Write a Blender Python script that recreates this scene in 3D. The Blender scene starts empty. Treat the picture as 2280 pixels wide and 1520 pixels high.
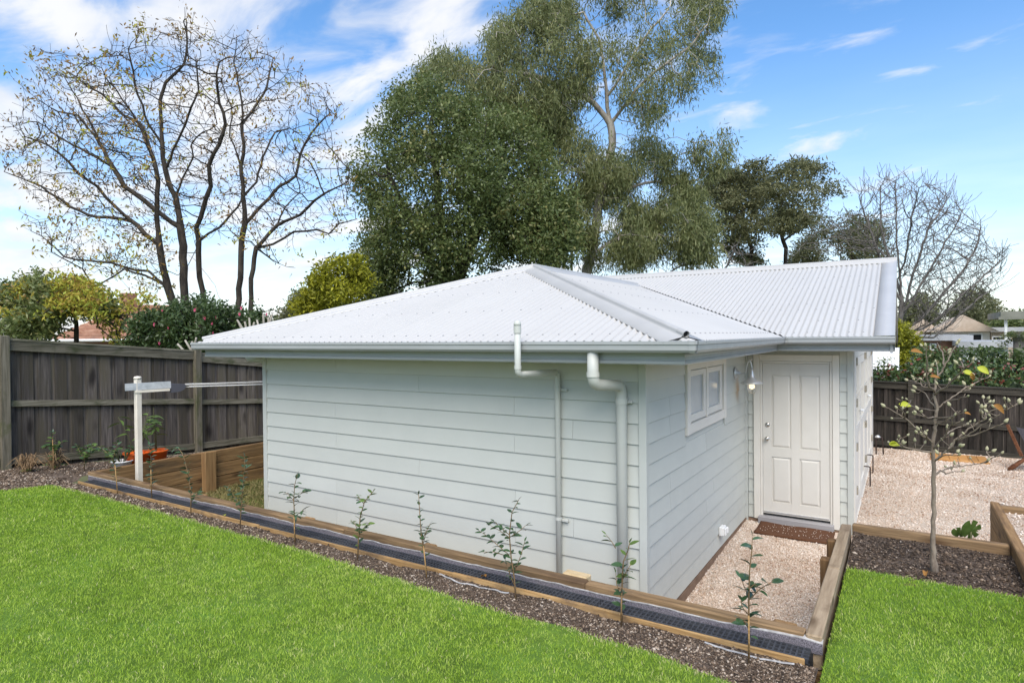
import bpy, bmesh, math, random
import numpy as np
from mathutils import Vector, Matrix, noise as mnoise

random.seed(7); RNG = np.random.default_rng(11)
SC = bpy.context.scene
COL = SC.collection

# ------------------------------------------------------------------ camera
F_PX, YAW, PITCH, ROLL, CAM_H = 1382.77, 0.56112, -0.00957, -0.00967, 2.5992
PW, PH = 2280, 1520
_c, _s = math.cos(YAW), math.sin(YAW)
FWD = np.array([-_s*math.cos(PITCH), _c*math.cos(PITCH), math.sin(PITCH)])
_r = np.array([_c, _s, 0.0]); _u = np.cross(_r, FWD)
RGT = _r*math.cos(ROLL)+_u*math.sin(ROLL)
UPV = -_r*math.sin(ROLL)+_u*math.cos(ROLL)
CAM = np.array([0, 0, CAM_H])
cam_data = bpy.data.cameras.new('camera')
cam_data.sensor_width = 36.0
cam_data.lens = 36.0*F_PX/PW
cam_data.clip_start = 0.05; cam_data.clip_end = 3000
cam = bpy.data.objects.new('camera', cam_data)
cam.matrix_world = Matrix(((RGT[0], UPV[0], -FWD[0], 0), (RGT[1], UPV[1], -FWD[1], 0),
                           (RGT[2], UPV[2], -FWD[2], CAM_H), (0, 0, 0, 1)))
COL.objects.link(cam); SC.camera = cam

def at(px, py, x=None, y=None, z=None, d=None):
    """world point on the line of sight through a photo pixel, where it meets a plane or a depth"""
    v = FWD+RGT*(px-PW/2)/F_PX+UPV*(PH/2-py)/F_PX
    t = x/v[0] if x is not None else y/v[1] if y is not None else (z-CAM_H)/v[2] if z is not None else d
    return v*t+CAM

# ------------------------------------------------------------------ sky, sun, exposure
SUN_EL, SUN_AZ = math.radians(50), math.radians(150)     # azimuth: clockwise from +y
SC.view_settings.view_transform = 'Standard'; SC.view_settings.look = 'None'
SC.view_settings.exposure = 1.02; SC.view_settings.gamma = 1.0
SC.view_settings.use_curve_mapping = False
w = bpy.data.worlds.new('World'); SC.world = w; w.use_nodes = True
nt = w.node_tree; nt.nodes.clear()
def N(t, **k):
    n = nt.nodes.new(t)
    for a, b in k.items(): setattr(n, a, b)
    return n
def LK(a, b): nt.links.new(a, b)
def MATH(op, a, b=None, clamp=False):
    n = N('ShaderNodeMath', operation=op, use_clamp=clamp)
    for i, v in enumerate((a, b)):
        if v is None: continue
        if isinstance(v, (int, float)): n.inputs[i].default_value = v
        else: LK(v, n.inputs[i])
    return n.outputs[0]
sky = N('ShaderNodeTexSky', sky_type='NISHITA', sun_disc=False, sun_elevation=SUN_EL, sun_rotation=SUN_AZ,
        altitude=50, air_density=1.0, dust_density=0.6, ozone_density=2.0)
hsv = N('ShaderNodeHueSaturation'); hsv.inputs['Saturation'].default_value = 1.22
hsv.inputs['Value'].default_value = 1.25
LK(sky.outputs[0], hsv.inputs['Color'])
tc = N('ShaderNodeTexCoord'); sep = N('ShaderNodeSeparateXYZ'); LK(tc.outputs['Generated'], sep.inputs[0])
zc = MATH('ADD', MATH('MAXIMUM', sep.outputs[2], 0.0), 0.16)
comb = N('ShaderNodeCombineXYZ')
LK(MATH('DIVIDE', sep.outputs[0], zc), comb.inputs[0]); LK(MATH('DIVIDE', sep.outputs[1], zc), comb.inputs[1])
mp = N('ShaderNodeMapping'); LK(comb.outputs[0], mp.inputs[0])
mp.inputs['Rotation'].default_value = (0, 0, 0.5); mp.inputs['Scale'].default_value = (0.8, 1.5, 1)
mp.inputs['Location'].default_value = (3.1, 0.7, 0)
n1 = N('ShaderNodeTexNoise'); n1.inputs['Scale'].default_value = 3.0; n1.inputs['Detail'].default_value = 9
n1.inputs['Roughness'].default_value = 0.55; n1.inputs['Distortion'].default_value = 0.45
LK(mp.outputs[0], n1.inputs['Vector'])
# cloud bank: thick over the left (-x) half of the sky, thinning out to clear blue over the right
bank = MATH('MULTIPLY', sep.outputs[0], -0.21)
cov = MATH('ADD', MATH('ADD', n1.outputs['Fac'], bank), -0.075)
rmp = N('ShaderNodeValToRGB')
rmp.color_ramp.elements[0].position = 0.42; rmp.color_ramp.elements[0].color = (0, 0, 0, 1)
rmp.color_ramp.elements[1].position = 0.72; rmp.color_ramp.elements[1].color = (1, 1, 1, 1)
rmp.color_ramp.interpolation = 'EASE'
LK(cov, rmp.inputs[0])
low = N('ShaderNodeMapRange'); low.inputs[1].default_value = 0.42; low.inputs[2].default_value = 0.0
LK(sep.outputs[2], low.inputs[0])        # pale veil towards the horizon
veil = MATH('MULTIPLY', MATH('POWER', low.outputs[0], 1.5), 0.72)
mask = MATH('MAXIMUM', MATH('MULTIPLY', rmp.outputs[0], 0.93), veil)
n2 = N('ShaderNodeTexNoise'); n2.inputs['Scale'].default_value = 3.0; n2.inputs['Detail'].default_value = 6
LK(mp.outputs[0], n2.inputs['Vector'])
ccol = N('ShaderNodeValToRGB')
ccol.color_ramp.elements[0].position = 0.3; ccol.color_ramp.elements[0].color = (0.74, 0.79, 0.87, 1)
ccol.color_ramp.elements[1].position = 0.62; ccol.color_ramp.elements[1].color = (0.96, 0.96, 0.97, 1)
LK(n2.outputs['Fac'], ccol.inputs[0])
gain = N('ShaderNodeMixRGB', blend_type='MULTIPLY'); gain.inputs[0].default_value = 1
LK(ccol.outputs[0], gain.inputs[1]); gain.inputs[2].default_value = (5.3, 5.3, 5.3, 1)
mx = N('ShaderNodeMixRGB'); LK(mask, mx.inputs[0]); LK(hsv.outputs[0], mx.inputs[1]); LK(gain.outputs[0], mx.inputs[2])
bg = N('ShaderNodeBackground'); bg.inputs['Strength'].default_value = 0.1
LK(mx.outputs[0], bg.inputs[0]); wo = N('ShaderNodeOutputWorld'); LK(bg.outputs[0], wo.inputs[0])

sd = bpy.data.lights.new('sun', 'SUN'); sd.energy = 2.2; sd.angle = math.radians(50); sd.color = (1.0, 0.93, 0.82)
sun = bpy.data.objects.new('sun', sd); COL.objects.link(sun)
_dir = Vector((math.sin(SUN_AZ)*math.cos(SUN_EL), math.cos(SUN_AZ)*math.cos(SUN_EL), math.sin(SUN_EL)))
sun.rotation_euler = _dir.to_track_quat('Z', 'Y').to_euler(); sun.location = _dir*60

# ------------------------------------------------------------------ materials
MATS = {}
def mat(name, c1, c2=None, scale=(6, 6, 6), rough=0.7, bump=0.0, objrand=0.0, detail=6, ramp=(0.35, 0.65), spec=0.3,
        metal=0.0, c3=None, scale3=(1, 1, 1), ramp3=(0.5, 0.7), tint=None, transl=0.0, bumpdist=0.01, coat=0.0, knots=None):
    m = bpy.data.materials.new(name); m.use_nodes = True; t = m.node_tree; nd = t.nodes; nd.clear()
    out = nd.new('ShaderNodeOutputMaterial'); p = nd.new('ShaderNodeBsdfPrincipled')
    t.links.new(p.outputs[0], out.inputs[0])
    p.inputs['Roughness'].default_value = rough; p.inputs['Metallic'].default_value = metal
    p.inputs['Specular IOR Level'].default_value = spec
    if coat: p.inputs['Coat Weight'].default_value = coat
    col = None
    if c2 is None:
        rgb = nd.new('ShaderNodeRGB'); rgb.outputs[0].default_value = (*c1, 1); col = rgb.outputs[0]
    else:
        tcn = nd.new('ShaderNodeTexCoord'); oi = nd.new('ShaderNodeObjectInfo')
        def noisy(sc, det):
            mpn = nd.new('ShaderNodeMapping'); mpn.inputs['Scale'].default_value = sc
            t.links.new(tcn.outputs['Object'], mpn.inputs[0])
            off = nd.new('ShaderNodeVectorMath'); off.operation = 'SCALE'
            cb = nd.new('ShaderNodeCombineXYZ')
            for i in range(3): t.links.new(oi.outputs['Random'], cb.inputs[i])
            t.links.new(cb.outputs[0], off.inputs[0]); off.inputs['Scale'].default_value = 37.0
            ad = nd.new('ShaderNodeVectorMath'); t.links.new(mpn.outputs[0], ad.inputs[0]); t.links.new(off.outputs[0], ad.inputs[1])
            nz = nd.new('ShaderNodeTexNoise'); nz.inputs['Scale'].default_value = 1.0; nz.inputs['Detail'].default_value = det
            nz.inputs['Roughness'].default_value = 0.6; nz.inputs['Distortion'].default_value = 0.3
            t.links.new(ad.outputs[0], nz.inputs['Vector']); return nz.outputs['Fac']
        f1 = noisy(scale, detail)
        r = nd.new('ShaderNodeValToRGB'); r.color_ramp.elements[0].position = ramp[0]; r.color_ramp.elements[1].position = ramp[1]
        r.color_ramp.elements[0].color = (*c1, 1); r.color_ramp.elements[1].color = (*c2, 1)
        t.links.new(f1, r.inputs[0]); col = r.outputs[0]
        if c3 is not None:
            f3 = noisy(scale3, 4)
            r3 = nd.new('ShaderNodeValToRGB'); r3.color_ramp.elements[0].position = ramp3[0]; r3.color_ramp.elements[1].position = ramp3[1]
            t.links.new(f3, r3.inputs[0])
            mm = nd.new('ShaderNodeMixRGB'); t.links.new(r3.outputs[0], mm.inputs[0]); t.links.new(col, mm.inputs[1]); mm.inputs[2].default_value = (*c3, 1)
            col = mm.outputs[0]
        if knots:
            mk = nd.new('ShaderNodeMapping'); mk.inputs['Scale'].default_value = knots[0]; t.links.new(tcn.outputs['Object'], mk.inputs[0])
            nk = nd.new('ShaderNodeTexNoise'); nk.inputs['Scale'].default_value = 2.0; t.links.new(mk.outputs[0], nk.inputs['Vector'])
            vk = nd.new('ShaderNodeTexVoronoi'); vk.inputs['Scale'].default_value = 1.0; vk.inputs['Randomness'].default_value = 1.0
            va = nd.new('ShaderNodeVectorMath'); va.operation = 'MULTIPLY_ADD'; t.links.new(nk.outputs['Color'], va.inputs[0]); va.inputs[1].default_value = (.25, .25, .25); t.links.new(mk.outputs[0], va.inputs[2])
            t.links.new(va.outputs[0], vk.inputs['Vector'])
            rk = nd.new('ShaderNodeValToRGB'); rk.color_ramp.elements[0].position = .10; rk.color_ramp.elements[1].position = .30
            rk.color_ramp.elements[0].color = (1, 1, 1, 1); rk.color_ramp.elements[1].color = (0, 0, 0, 1); t.links.new(vk.outputs['Distance'], rk.inputs[0])
            kf = nd.new('ShaderNodeMath'); kf.operation = 'MULTIPLY'; t.links.new(rk.outputs[0], kf.inputs[0]); kf.inputs[1].default_value = knots[2]
            km = nd.new('ShaderNodeMixRGB'); t.links.new(kf.outputs[0], km.inputs[0]); t.links.new(col, km.inputs[1]); km.inputs[2].default_value = (*knots[1], 1); col = km.outputs[0]
        if bump:
            b = nd.new('ShaderNodeBump'); b.inputs['Strength'].default_value = bump; b.inputs['Distance'].default_value = bumpdist
            t.links.new(f1, b.inputs['Height']); t.links.new(b.outputs[0], p.inputs['Normal'])
        if objrand:
            mr = nd.new('ShaderNodeMapRange'); mr.inputs[3].default_value = 1-objrand; mr.inputs[4].default_value = 1+objrand
            t.links.new(oi.outputs['Random'], mr.inputs[0])
            hs = nd.new('ShaderNodeHueSaturation'); t.links.new(col, hs.inputs['Color']); t.links.new(mr.outputs[0], hs.inputs['Value'])
            col = hs.outputs[0]
    if tint is not None:      # per-face attribute in 0..1 picks a colour on a ramp
        a = nd.new('ShaderNodeAttribute'); a.attribute_name = 'tint'
        r = nd.new('ShaderNodeValToRGB'); e = r.color_ramp.elements
        for i, (pos, cc) in enumerate(tint):
            el = e[i] if i < 2 else e.new(pos)
            el.position = pos; el.color = (*cc, 1)
        t.links.new(a.outputs['Fac'], r.inputs[0]); col = r.outputs[0]
    t.links.new(col, p.inputs['Base Color'])
    if transl:
        tr = nd.new('ShaderNodeBsdfTranslucent'); t.links.new(col, tr.inputs[0])
        ms = nd.new('ShaderNodeMixShader'); ms.inputs[0].default_value = transl
        t.links.new(p.outputs[0], ms.inputs[1]); t.links.new(tr.outputs[0], ms.inputs[2]); t.links.new(ms.outputs[0], out.inputs[0])
    MATS[name] = m
    return m

mat('board', (.492, .506, .464), (.518, .532, .488), (3, 3, 3), .55, objrand=.028, ramp=(.3, .7))
mat('board_trim', (.472, .487, .45), (.495, .51, .472), (4, 4, 4), .5)
mat('cream', (.66, .63, .565), (.69, .66, .595), (3, 3, 3), .5)
mat('door_paint', (.61, .585, .53), (.64, .615, .56), (3, 3, 3), .45)
mat('roof', (.475, .463, .435), (.493, .481, .453), (.9, .9, .9), .42, objrand=.015, spec=.4)
mat('cap', (.42, .415, .402), (.455, .45, .436), (3, 3, 3), .35, spec=.45)
mat('gutter', (.32, .332, .33), (.37, .382, .38), (1.5, 8, 8), .33, spec=.5)
mat('pipe', (.49, .50, .46), (.525, .535, .49), (4, 4, 4), .4)
mat('dark', (.012, .012, .013), (.03, .03, .03), (9, 9, 9), .9)
mat('screw', (.30, .30, .31), rough=.5, metal=.3)
mat('silver', (.58, .58, .57), (.66, .66, .65), (20, 20, 20), .38, metal=.55)
mat('chrome', (.55, .53, .50), rough=.18, metal=1.0)
mat('sill', (.25, .24, .25), (.36, .35, .35), (1.2, 14, 30), .8)
mat('pane', (.36, .39, .40), (.42, .45, .46), (2, 2, 2), .12, spec=.6)
mat('footing', (.16, .10, .065), (.24, .16, .11), (5, 5, 5), .9)
mat('sleeper_x', (.13, .08, .038), (.285, .185, .095), (2.0, 26, 60), .8, bump=.5, objrand=.22, c3=(.11, .065, .035), scale3=(1.6, 3, 9), ramp3=(.5, .72), knots=((2.2, 6, 6), (.07, .035, .015), .8))
mat('sleeper_y', (.155, .085, .034), (.33, .20, .088), (26, 2.0, 60), .8, bump=.5, objrand=.2, c3=(.10, .065, .035), scale3=(3, 1.6, 9), ramp3=(.5, .72), knots=((6, 2.2, 6), (.07, .035, .015), .8))
mat('sleeper_z', (.20, .11, .045), (.34, .205, .09), (40, 40, 2), .8, bump=.5, objrand=.18)
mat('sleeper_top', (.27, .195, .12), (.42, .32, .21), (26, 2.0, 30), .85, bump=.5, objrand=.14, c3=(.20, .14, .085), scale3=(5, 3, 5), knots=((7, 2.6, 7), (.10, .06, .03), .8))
mat('post_brown', (.085, .045, .02), (.19, .11, .048), (40, 40, 2), .85, bump=.5, objrand=.1)
mat('carport_roof', (.17, .175, .14), (.24, .24, .20), (1, 1, 1), .8)
mat('edging', (.25, .14, .05), (.42, .27, .12), (3, 50, 50), .85, bump=.4, objrand=.15, c3=(.12, .08, .05), scale3=(3, 5, 5))
mat('paling', (.036, .030, .025), (.175, .148, .125), (34, 34, 1.7), .92, bump=.6, objrand=.38, c3=(.095, .08, .055), scale3=(5, 5, 1.3), ramp3=(.42, .62), ramp=(.3, .75), knots=((4.5, 4.5, 1.7), (.018, .014, .012), .85))
mat('paling_dark', (.014, .012, .011), (.085, .07, .058), (30, 30, 1.4), .92, bump=.5, objrand=.45, c3=(.02, .017, .013), scale3=(4, 4, .8), ramp3=(.4, .6))
mat('rail', (.085, .075, .05), (.20, .18, .13), (40, 2, 40), .92, bump=.5, objrand=.2, c3=(.06, .065, .03), scale3=(4, 3, 6))
mat('post', (.085, .075, .05), (.19, .165, .12), (36, 36, 2), .92, bump=.5, objrand=.15, c3=(.075, .08, .03), scale3=(5, 5, 3))
mat('rail_dark', (.022, .02, .015), (.07, .062, .048), (2, 40, 40), .92, bump=.5)
mat('soil', (.040, .029, .021), (.15, .11, .08), (38, 38, 38), .95, bump=1.0, detail=9, c3=(.19, .15, .12), scale3=(3, 3, 3), ramp3=(.55, .8), bumpdist=.02)
mat('chip', (.1, .1, .1), rough=.9, tint=[(0, (.026, .019, .014)), (.45, (.11, .074, .048)), (.75, (.28, .21, .15)), (1, (.56, .48, .39))])
mat('gravel_base', (.37, .29, .22), (.60, .51, .415), (46, 46, 46), .9, bump=.9, detail=8, c3=(.44, .32, .22), scale3=(1.1, 1.1, 1.1), ramp3=(.52, .8), bumpdist=.015)
mat('stone', (.1, .1, .1), rough=.8, tint=[(0, (.25, .155, .10)), (.25, (.46, .335, .245)), (.6, (.61, .495, .40)), (1, (.75, .68, .60))])
mat('lawn_base', (.06, .105, .011), (.11, .185, .02), (9, 9, 9), .95, bump=.8, c3=(.11, .21, .03), scale3=(1.1, 1.1, 1.1), ramp3=(.45, .75))
mat('grass', (.1, .1, .1), rough=.6, spec=.2, tint=[(0, (.165, .28, .024)), (.5, (.30, .44, .045)), (.85, (.45, .56, .11)), (1, (.58, .55, .28))], transl=.25)
mat('dry_grass', (.1, .1, .1), rough=.8, tint=[(0, (.10, .12, .025)), (.5, (.26, .22, .085)), (1, (.40, .32, .16))], transl=.2)
mat('ground', (.07, .085, .03), (.13, .13, .06), (.4, .4, .4), .95)
mat('plastic_black', (.040, .043, .050), (.065, .068, .075), (12, 12, 12), .5)
mat('fabric', (.055, .05, .055), (.20, .18, .20), (160, 160, 160), .95, detail=2)
mat('fabric_white', (.24, .23, .22), (.44, .425, .41), (20, 20, 20), .9)
mat('mat_coir', (.065, .026, .012), (.14, .062, .03), (120, 120, 120), .95, bump=.8, detail=3)
mat('bark_dark', (.026, .021, .017), (.072, .058, .043), (9, 9, 3), .9, bump=.4)
mat('bark_grey', (.10, .09, .082), (.20, .18, .162), (9, 9, 3), .9, bump=.3)
mat('bark_gum', (.30, .27, .225), (.50, .46, .40), (3, 3, .8), .85, bump=.3, c3=(.19, .145, .11), scale3=(2.5, 2.5, .6), ramp3=(.52, .66))
mat('bark_mag', (.15, .115, .085), (.27, .22, .17), (30, 30, 14), .85, bump=.3)
mat('stem', (.13, .085, .045), (.24, .155, .075), (60, 60, 20), .8)
mat('stem_green', (.06, .075, .03), (.12, .12, .05), (60, 60, 20), .8)
mat('leaf_ever', (.1, .1, .1), rough=.45, spec=.4, tint=[(0, (.075, .105, .032)), (.5, (.14, .18, .056)), (.85, (.20, .235, .078)), (1, (.26, .25, .09))], transl=.38)
mat('leaf_gum', (.1, .1, .1), rough=.5, spec=.35, tint=[(0, (.10, .12, .042)), (.5, (.18, .205, .078)), (.85, (.25, .265, .11)), (1, (.32, .31, .14))], transl=.38)
mat('leaf_gum_far', (.1, .1, .1), rough=.6, tint=[(0, (.095, .105, .048)), (.5, (.16, .168, .078)), (1, (.23, .225, .11))], transl=.35)
mat('leaf_gold', (.1, .1, .1), rough=.6, tint=[(0, (.20, .115, .05)), (.4, (.34, .20, .05)), (.75, (.44, .37, .05)), (1, (.38, .42, .06))], transl=.35)
mat('leaf_lime', (.1, .1, .1), rough=.5, tint=[(0, (.14, .15, .015)), (.5, (.32, .32, .022)), (1, (.48, .45, .045))], transl=.3)
mat('leaf_shrub', (.1, .1, .1), rough=.4, spec=.45, tint=[(0, (.035, .060, .020)), (.5, (.065, .105, .032)), (1, (.12, .165, .052))], transl=.3)
mat('leaf_hedge', (.1, .1, .1), rough=.35, spec=.5, tint=[(0, (.030, .055, .02)), (.5, (.075, .12, .038)), (.9, (.14, .19, .065)), (.95, (.18, .04, .028)), (1, (.22, .05, .035))], transl=.2)
mat('leaf_sap', (.030, .066, .028), (.062, .115, .045), (30, 30, 30), .26, spec=.55, objrand=.35, transl=.12)
mat('leaf_new', (.085, .145, .03), (.13, .20, .05), (30, 30, 30), .35, objrand=.25, transl=.2)
mat('leaf_yellow', (.42, .47, .03), (.50, .52, .06), (30, 30, 30), .5, transl=.3)
mat('leaf_rust', (.26, .12, .03), (.40, .20, .05), (40, 40, 40), .7, transl=.2)
mat('bud', (.30, .28, .16), (.46, .43, .28), (60, 60, 60), .8)
mat('petal', (.62, .07, .17), (.75, .17, .28), (20, 20, 20), .6, transl=.2)
mat('frangipani', (.26, .235, .19), (.38, .35, .29), (8, 8, 8), .85)
mat('roof_tile', (.27, .125, .075), (.42, .235, .155), (5, 5, 5), .85, objrand=.15, c3=(.22, .12, .085), scale3=(1, 1, 1))
mat('brick', (.26, .13, .085), (.36, .20, .135), (6, 6, 6), .9)
mat('brick_pale', (.42, .33, .25), (.52, .43, .34), (3, 3, 3), .9)
mat('render_cream', (.62, .58, .50), (.70, .66, .58), (1, 1, 1), .85)
mat('white_paint', (.74, .74, .72), (.80, .80, .78), (4, 4, 4), .6)
mat('grey_roof', (.34, .35, .36), (.44, .45, .46), (1.5, 1.5, 1.5), .7)
mat('pole_cream', (.66, .60, .50), (.74, .68, .58), (8, 8, 8), .5)
mat('arm_metal', (.42, .44, .45), (.58, .59, .60), (14, 14, 14), .5, metal=.3)
mat('arm_end', (.075, .075, .09), rough=.5)
mat('line', (.68, .67, .65), rough=.7)
mat('pot_orange', (.72, .11, .015), (.80, .15, .02), (5, 5, 5), .4)
mat('teak', (.10, .036, .016), (.20, .085, .04), (30, 3, 30), .6)
mat('sling', (.05, .048, .055), (.075, .07, .08), (60, 60, 60), .8)
mat('pine_lid', (.38, .18, .055), (.55, .30, .11), (4, 30, 30), .65, objrand=.16)
mat('hinge', (.30, .27, .21), (.42, .38, .31), (50, 50, 50), .5, metal=.4)
mat('iron', (.05, .032, .026), rough=.6)
mat('straw', (.22, .14, .07), (.34, .23, .13), (30, 30, 30), .9)
mat('sandstone', (.46, .33, .17), (.58, .45, .27), (14, 14, 14), .9, bump=.5)
mat('bulb', (.9, .85, .7), rough=.3)
b_ = MATS['bulb'].node_tree.nodes['Principled BSDF']; b_.inputs['Emission Color'].default_value = (1, .82, .55, 1); b_.inputs['Emission Strength'].default_value = .7
gl = mat('glass', (1, .97, .92), rough=.03); g_ = gl.node_tree.nodes['Principled BSDF']
g_.inputs['Transmission Weight'].default_value = .92; g_.inputs['IOR'].default_value = 1.3
# weatherboards beside the lamp carry a small orange-brown patch with a shape of its own
def add_orange_patch(m, cy, cz):
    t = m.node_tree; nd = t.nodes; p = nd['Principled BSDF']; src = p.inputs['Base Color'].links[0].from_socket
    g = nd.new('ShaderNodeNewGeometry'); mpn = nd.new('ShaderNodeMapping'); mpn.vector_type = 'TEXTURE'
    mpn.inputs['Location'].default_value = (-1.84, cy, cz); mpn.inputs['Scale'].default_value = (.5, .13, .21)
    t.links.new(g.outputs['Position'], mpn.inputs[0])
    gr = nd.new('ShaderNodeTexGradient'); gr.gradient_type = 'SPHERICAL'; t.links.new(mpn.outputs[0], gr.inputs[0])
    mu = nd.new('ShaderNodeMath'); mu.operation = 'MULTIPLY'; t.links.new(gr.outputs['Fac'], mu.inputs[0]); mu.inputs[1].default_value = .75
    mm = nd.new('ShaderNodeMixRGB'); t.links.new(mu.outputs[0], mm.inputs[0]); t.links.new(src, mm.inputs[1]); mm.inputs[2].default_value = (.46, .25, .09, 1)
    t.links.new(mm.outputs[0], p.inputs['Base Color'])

# ------------------------------------------------------------------ mesh helpers
def mesh_np(name, verts, faces, tint=None, smooth=False):
    verts = np.asarray(verts, np.float32).reshape(-1, 3); faces = np.asarray(faces, np.int32)
    n, k = faces.shape
    me = bpy.data.meshes.new(name)
    me.vertices.add(len(verts)); me.vertices.foreach_set('co', verts.ravel())
    me.loops.add(n*k); me.loops.foreach_set('vertex_index', faces.ravel())
    me.polygons.add(n); me.polygons.foreach_set('loop_start', np.arange(0, n*k, k, dtype=np.int32))
    if smooth: me.polygons.foreach_set('use_smooth', np.ones(n, bool))
    if tint is not None:
        a = me.attributes.new('tint', 'FLOAT', 'FACE'); a.data.foreach_set('value', np.asarray(tint, np.float32))
    me.update(calc_edges=True); me.validate()
    return me
def as_mesh(name, bm, smooth=False):
    bmesh.ops.recalc_face_normals(bm, faces=bm.faces)
    me = bpy.data.meshes.new(name); bm.to_mesh(me); bm.free()
    if smooth:
        for p in me.polygons: p.use_smooth = True
    return me
def link(name, me, m, parent=None, label=None, cat=None, group=None, kind=None):
    o = bpy.data.objects.new(name, me); COL.objects.link(o)
    if m is not None and not me.materials: me.materials.append(MATS[m])
    if parent is not None:
        o.parent = parent
        if 'base' in parent: o.matrix_parent_inverse = Matrix.Translation(-Vector(parent['base']))
    if label: o['label'] = label
    if cat: o['category'] = cat
    if group: o['group'] = group
    if kind: o['kind'] = kind
    return o
BASES = {}
def thing(name, label, cat, loc=(0, 0, 0), group=None):
    o = bpy.data.objects.new(name, None); COL.objects.link(o); o.location = [float(v) for v in loc]
    o.empty_display_size = .1; o['label'] = label; o['category'] = cat
    if group: o['group'] = group
    BASES[o.name] = Matrix.Translation(-Vector([float(v) for v in loc]))
    return o
def part(name, me, m, parent, kind=None, label=None):
    """a child whose mesh is in world coordinates"""
    o = bpy.data.objects.new(name, me); COL.objects.link(o)
    if m is not None and not me.materials: me.materials.append(MATS[m])
    o.parent = parent
    top = parent
    while top.parent is not None: top = top.parent
    if parent is top and top.name in BASES: o.matrix_parent_inverse = BASES[top.name]
    if kind: o['kind'] = kind
    if label: o['label'] = label
    return o
def box(x0, x1, y0, y1, z0, z1, bev=0.0, bm=None, rough=0.0):
    own = bm is None
    bm = bm or bmesh.new()
    vs = [bm.verts.new((x, y, z)) for z in (z0, z1) for y in (y0, y1) for x in (x0, x1)]
    fs = [bm.faces.new([vs[i] for i in f]) for f in ((0, 2, 3, 1), (4, 5, 7, 6), (0, 1, 5, 4), (2, 6, 7, 3), (0, 4, 6, 2), (1, 3, 7, 5))]
    if bev:
        es = list({e for f in fs for e in f.edges})
        bmesh.ops.bevel(bm, geom=es, offset=bev, segments=1, affect='EDGES')
    if rough:
        for v in bm.verts: v.co += Vector((random.uniform(-1, 1), random.uniform(-1, 1), random.uniform(-1, 1)))*rough
    return bm
def boxm(name, *a, **k): return as_mesh(name, box(*a, **k))
def prism(poly, axis, a, b):
    """extrude a 2D polygon along an axis: 'x' poly=(y,z), 'y' poly=(x,z), 'z' poly=(x,y)"""
    bm = bmesh.new()
    f = {'x': lambda p, t: (t, p[0], p[1]), 'y': lambda p, t: (p[0], t, p[1]), 'z': lambda p, t: (p[0], p[1], t)}[axis]
    A = [bm.verts.new(f(p, a)) for p in poly]; B = [bm.verts.new(f(p, b)) for p in poly]
    n = len(poly)
    bm.faces.new(A); bm.faces.new(B[::-1])
    for i in range(n): bm.faces.new([A[i], B[i], B[(i+1) % n], A[(i+1) % n]])
    return bm
def tube_np(pts, rad, sides=8, cap=True):
    pts = np.asarray(pts, float); n = len(pts); rad = np.broadcast_to(np.asarray(rad, float), (n,))
    V = []; Fc = []
    ref = np.array([0.13, 0.21, 1.0])
    T = np.gradient(pts, axis=0)
    u = None
    for i in range(n):
        t = T[i]/(np.linalg.norm(T[i])+1e-9)
        if u is None:
            u = np.cross(t, ref if abs(t @ ref)/np.linalg.norm(ref) < .9 else np.array([1, 0, 0.]))
        u = u-t*(u @ t); u /= np.linalg.norm(u)+1e-9; v = np.cross(t, u)
        for k in range(sides):
            a = 2*math.pi*k/sides
            V.append(pts[i]+rad[i]*(math.cos(a)*u+math.sin(a)*v))
    for i in range(n-1):
        for k in range(sides):
            k2 = (k+1) % sides
            Fc.append((i*sides+k, i*sides+k2, (i+1)*sides+k2, (i+1)*sides+k))
    if cap:
        for i in (0, n-1):
            c = len(V); V.append(pts[i])
            for k in range(sides):
                Fc.append((i*sides+k, i*sides+(k+1) % sides, c, c))
    return np.array(V), Fc
def tubes_mesh(name, items, sides=8, smooth=True, cap=True):
    V = []; Fq = []; off = 0
    for pts, rad in items:
        v, f = tube_np(pts, rad, sides, cap); V.append(v); Fq += [tuple(i+off for i in q) for q in f]; off += len(v)
    bm = bmesh.new()
    vs = [bm.verts.new(p) for p in np.concatenate(V)]
    for q in Fq:
        q = list(dict.fromkeys(q))
        try:
            f = bm.faces.new([vs[i] for i in q]); f.smooth = smooth
        except ValueError: pass
    me = bpy.data.meshes.new(name); bmesh.ops.recalc_face_normals(bm, faces=bm.faces); bm.to_mesh(me); bm.free()
    return me
def fillet(pts, r, seg=5):
    pts = [np.array(p, float) for p in pts]; out = [pts[0]]
    for i in range(1, len(pts)-1):
        a = pts[i-1]-pts[i]; b = pts[i+1]-pts[i]; la = np.linalg.norm(a); lb = np.linalg.norm(b)
        k = min(r, la*.45, lb*.45); A = pts[i]+a/la*k; B = pts[i]+b/lb*k
        for j in range(seg+1):
            t = j/seg; out.append((1-t)**2*A+2*t*(1-t)*pts[i]+t*t*B)
    out.append(pts[-1]); return out
def lathe(prof, c, segs=20, axis='z'):
    """prof: (radius, height) list round the axis through c"""
    bm = bmesh.new(); rings = []
    for r, h in prof:
        ring = []
        for k in range(segs):
            a = 2*math.pi*k/segs; p = (r*math.cos(a), r*math.sin(a), h)
            if axis == 'y': p = (p[0], p[2], p[1])
            if axis == 'x': p = (p[2], p[0], p[1])
            ring.append(bm.verts.new((c[0]+p[0], c[1]+p[1], c[2]+p[2])))
        rings.append(ring)
    for A, B in zip(rings, rings[1:]):
        for k in range(segs):
            f = bm.faces.new([A[k], A[(k+1) % segs], B[(k+1) % segs], B[k]]); f.smooth = True
    for ring in (rings[0], rings[-1]): bm.faces.new(ring)
    return bm
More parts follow.
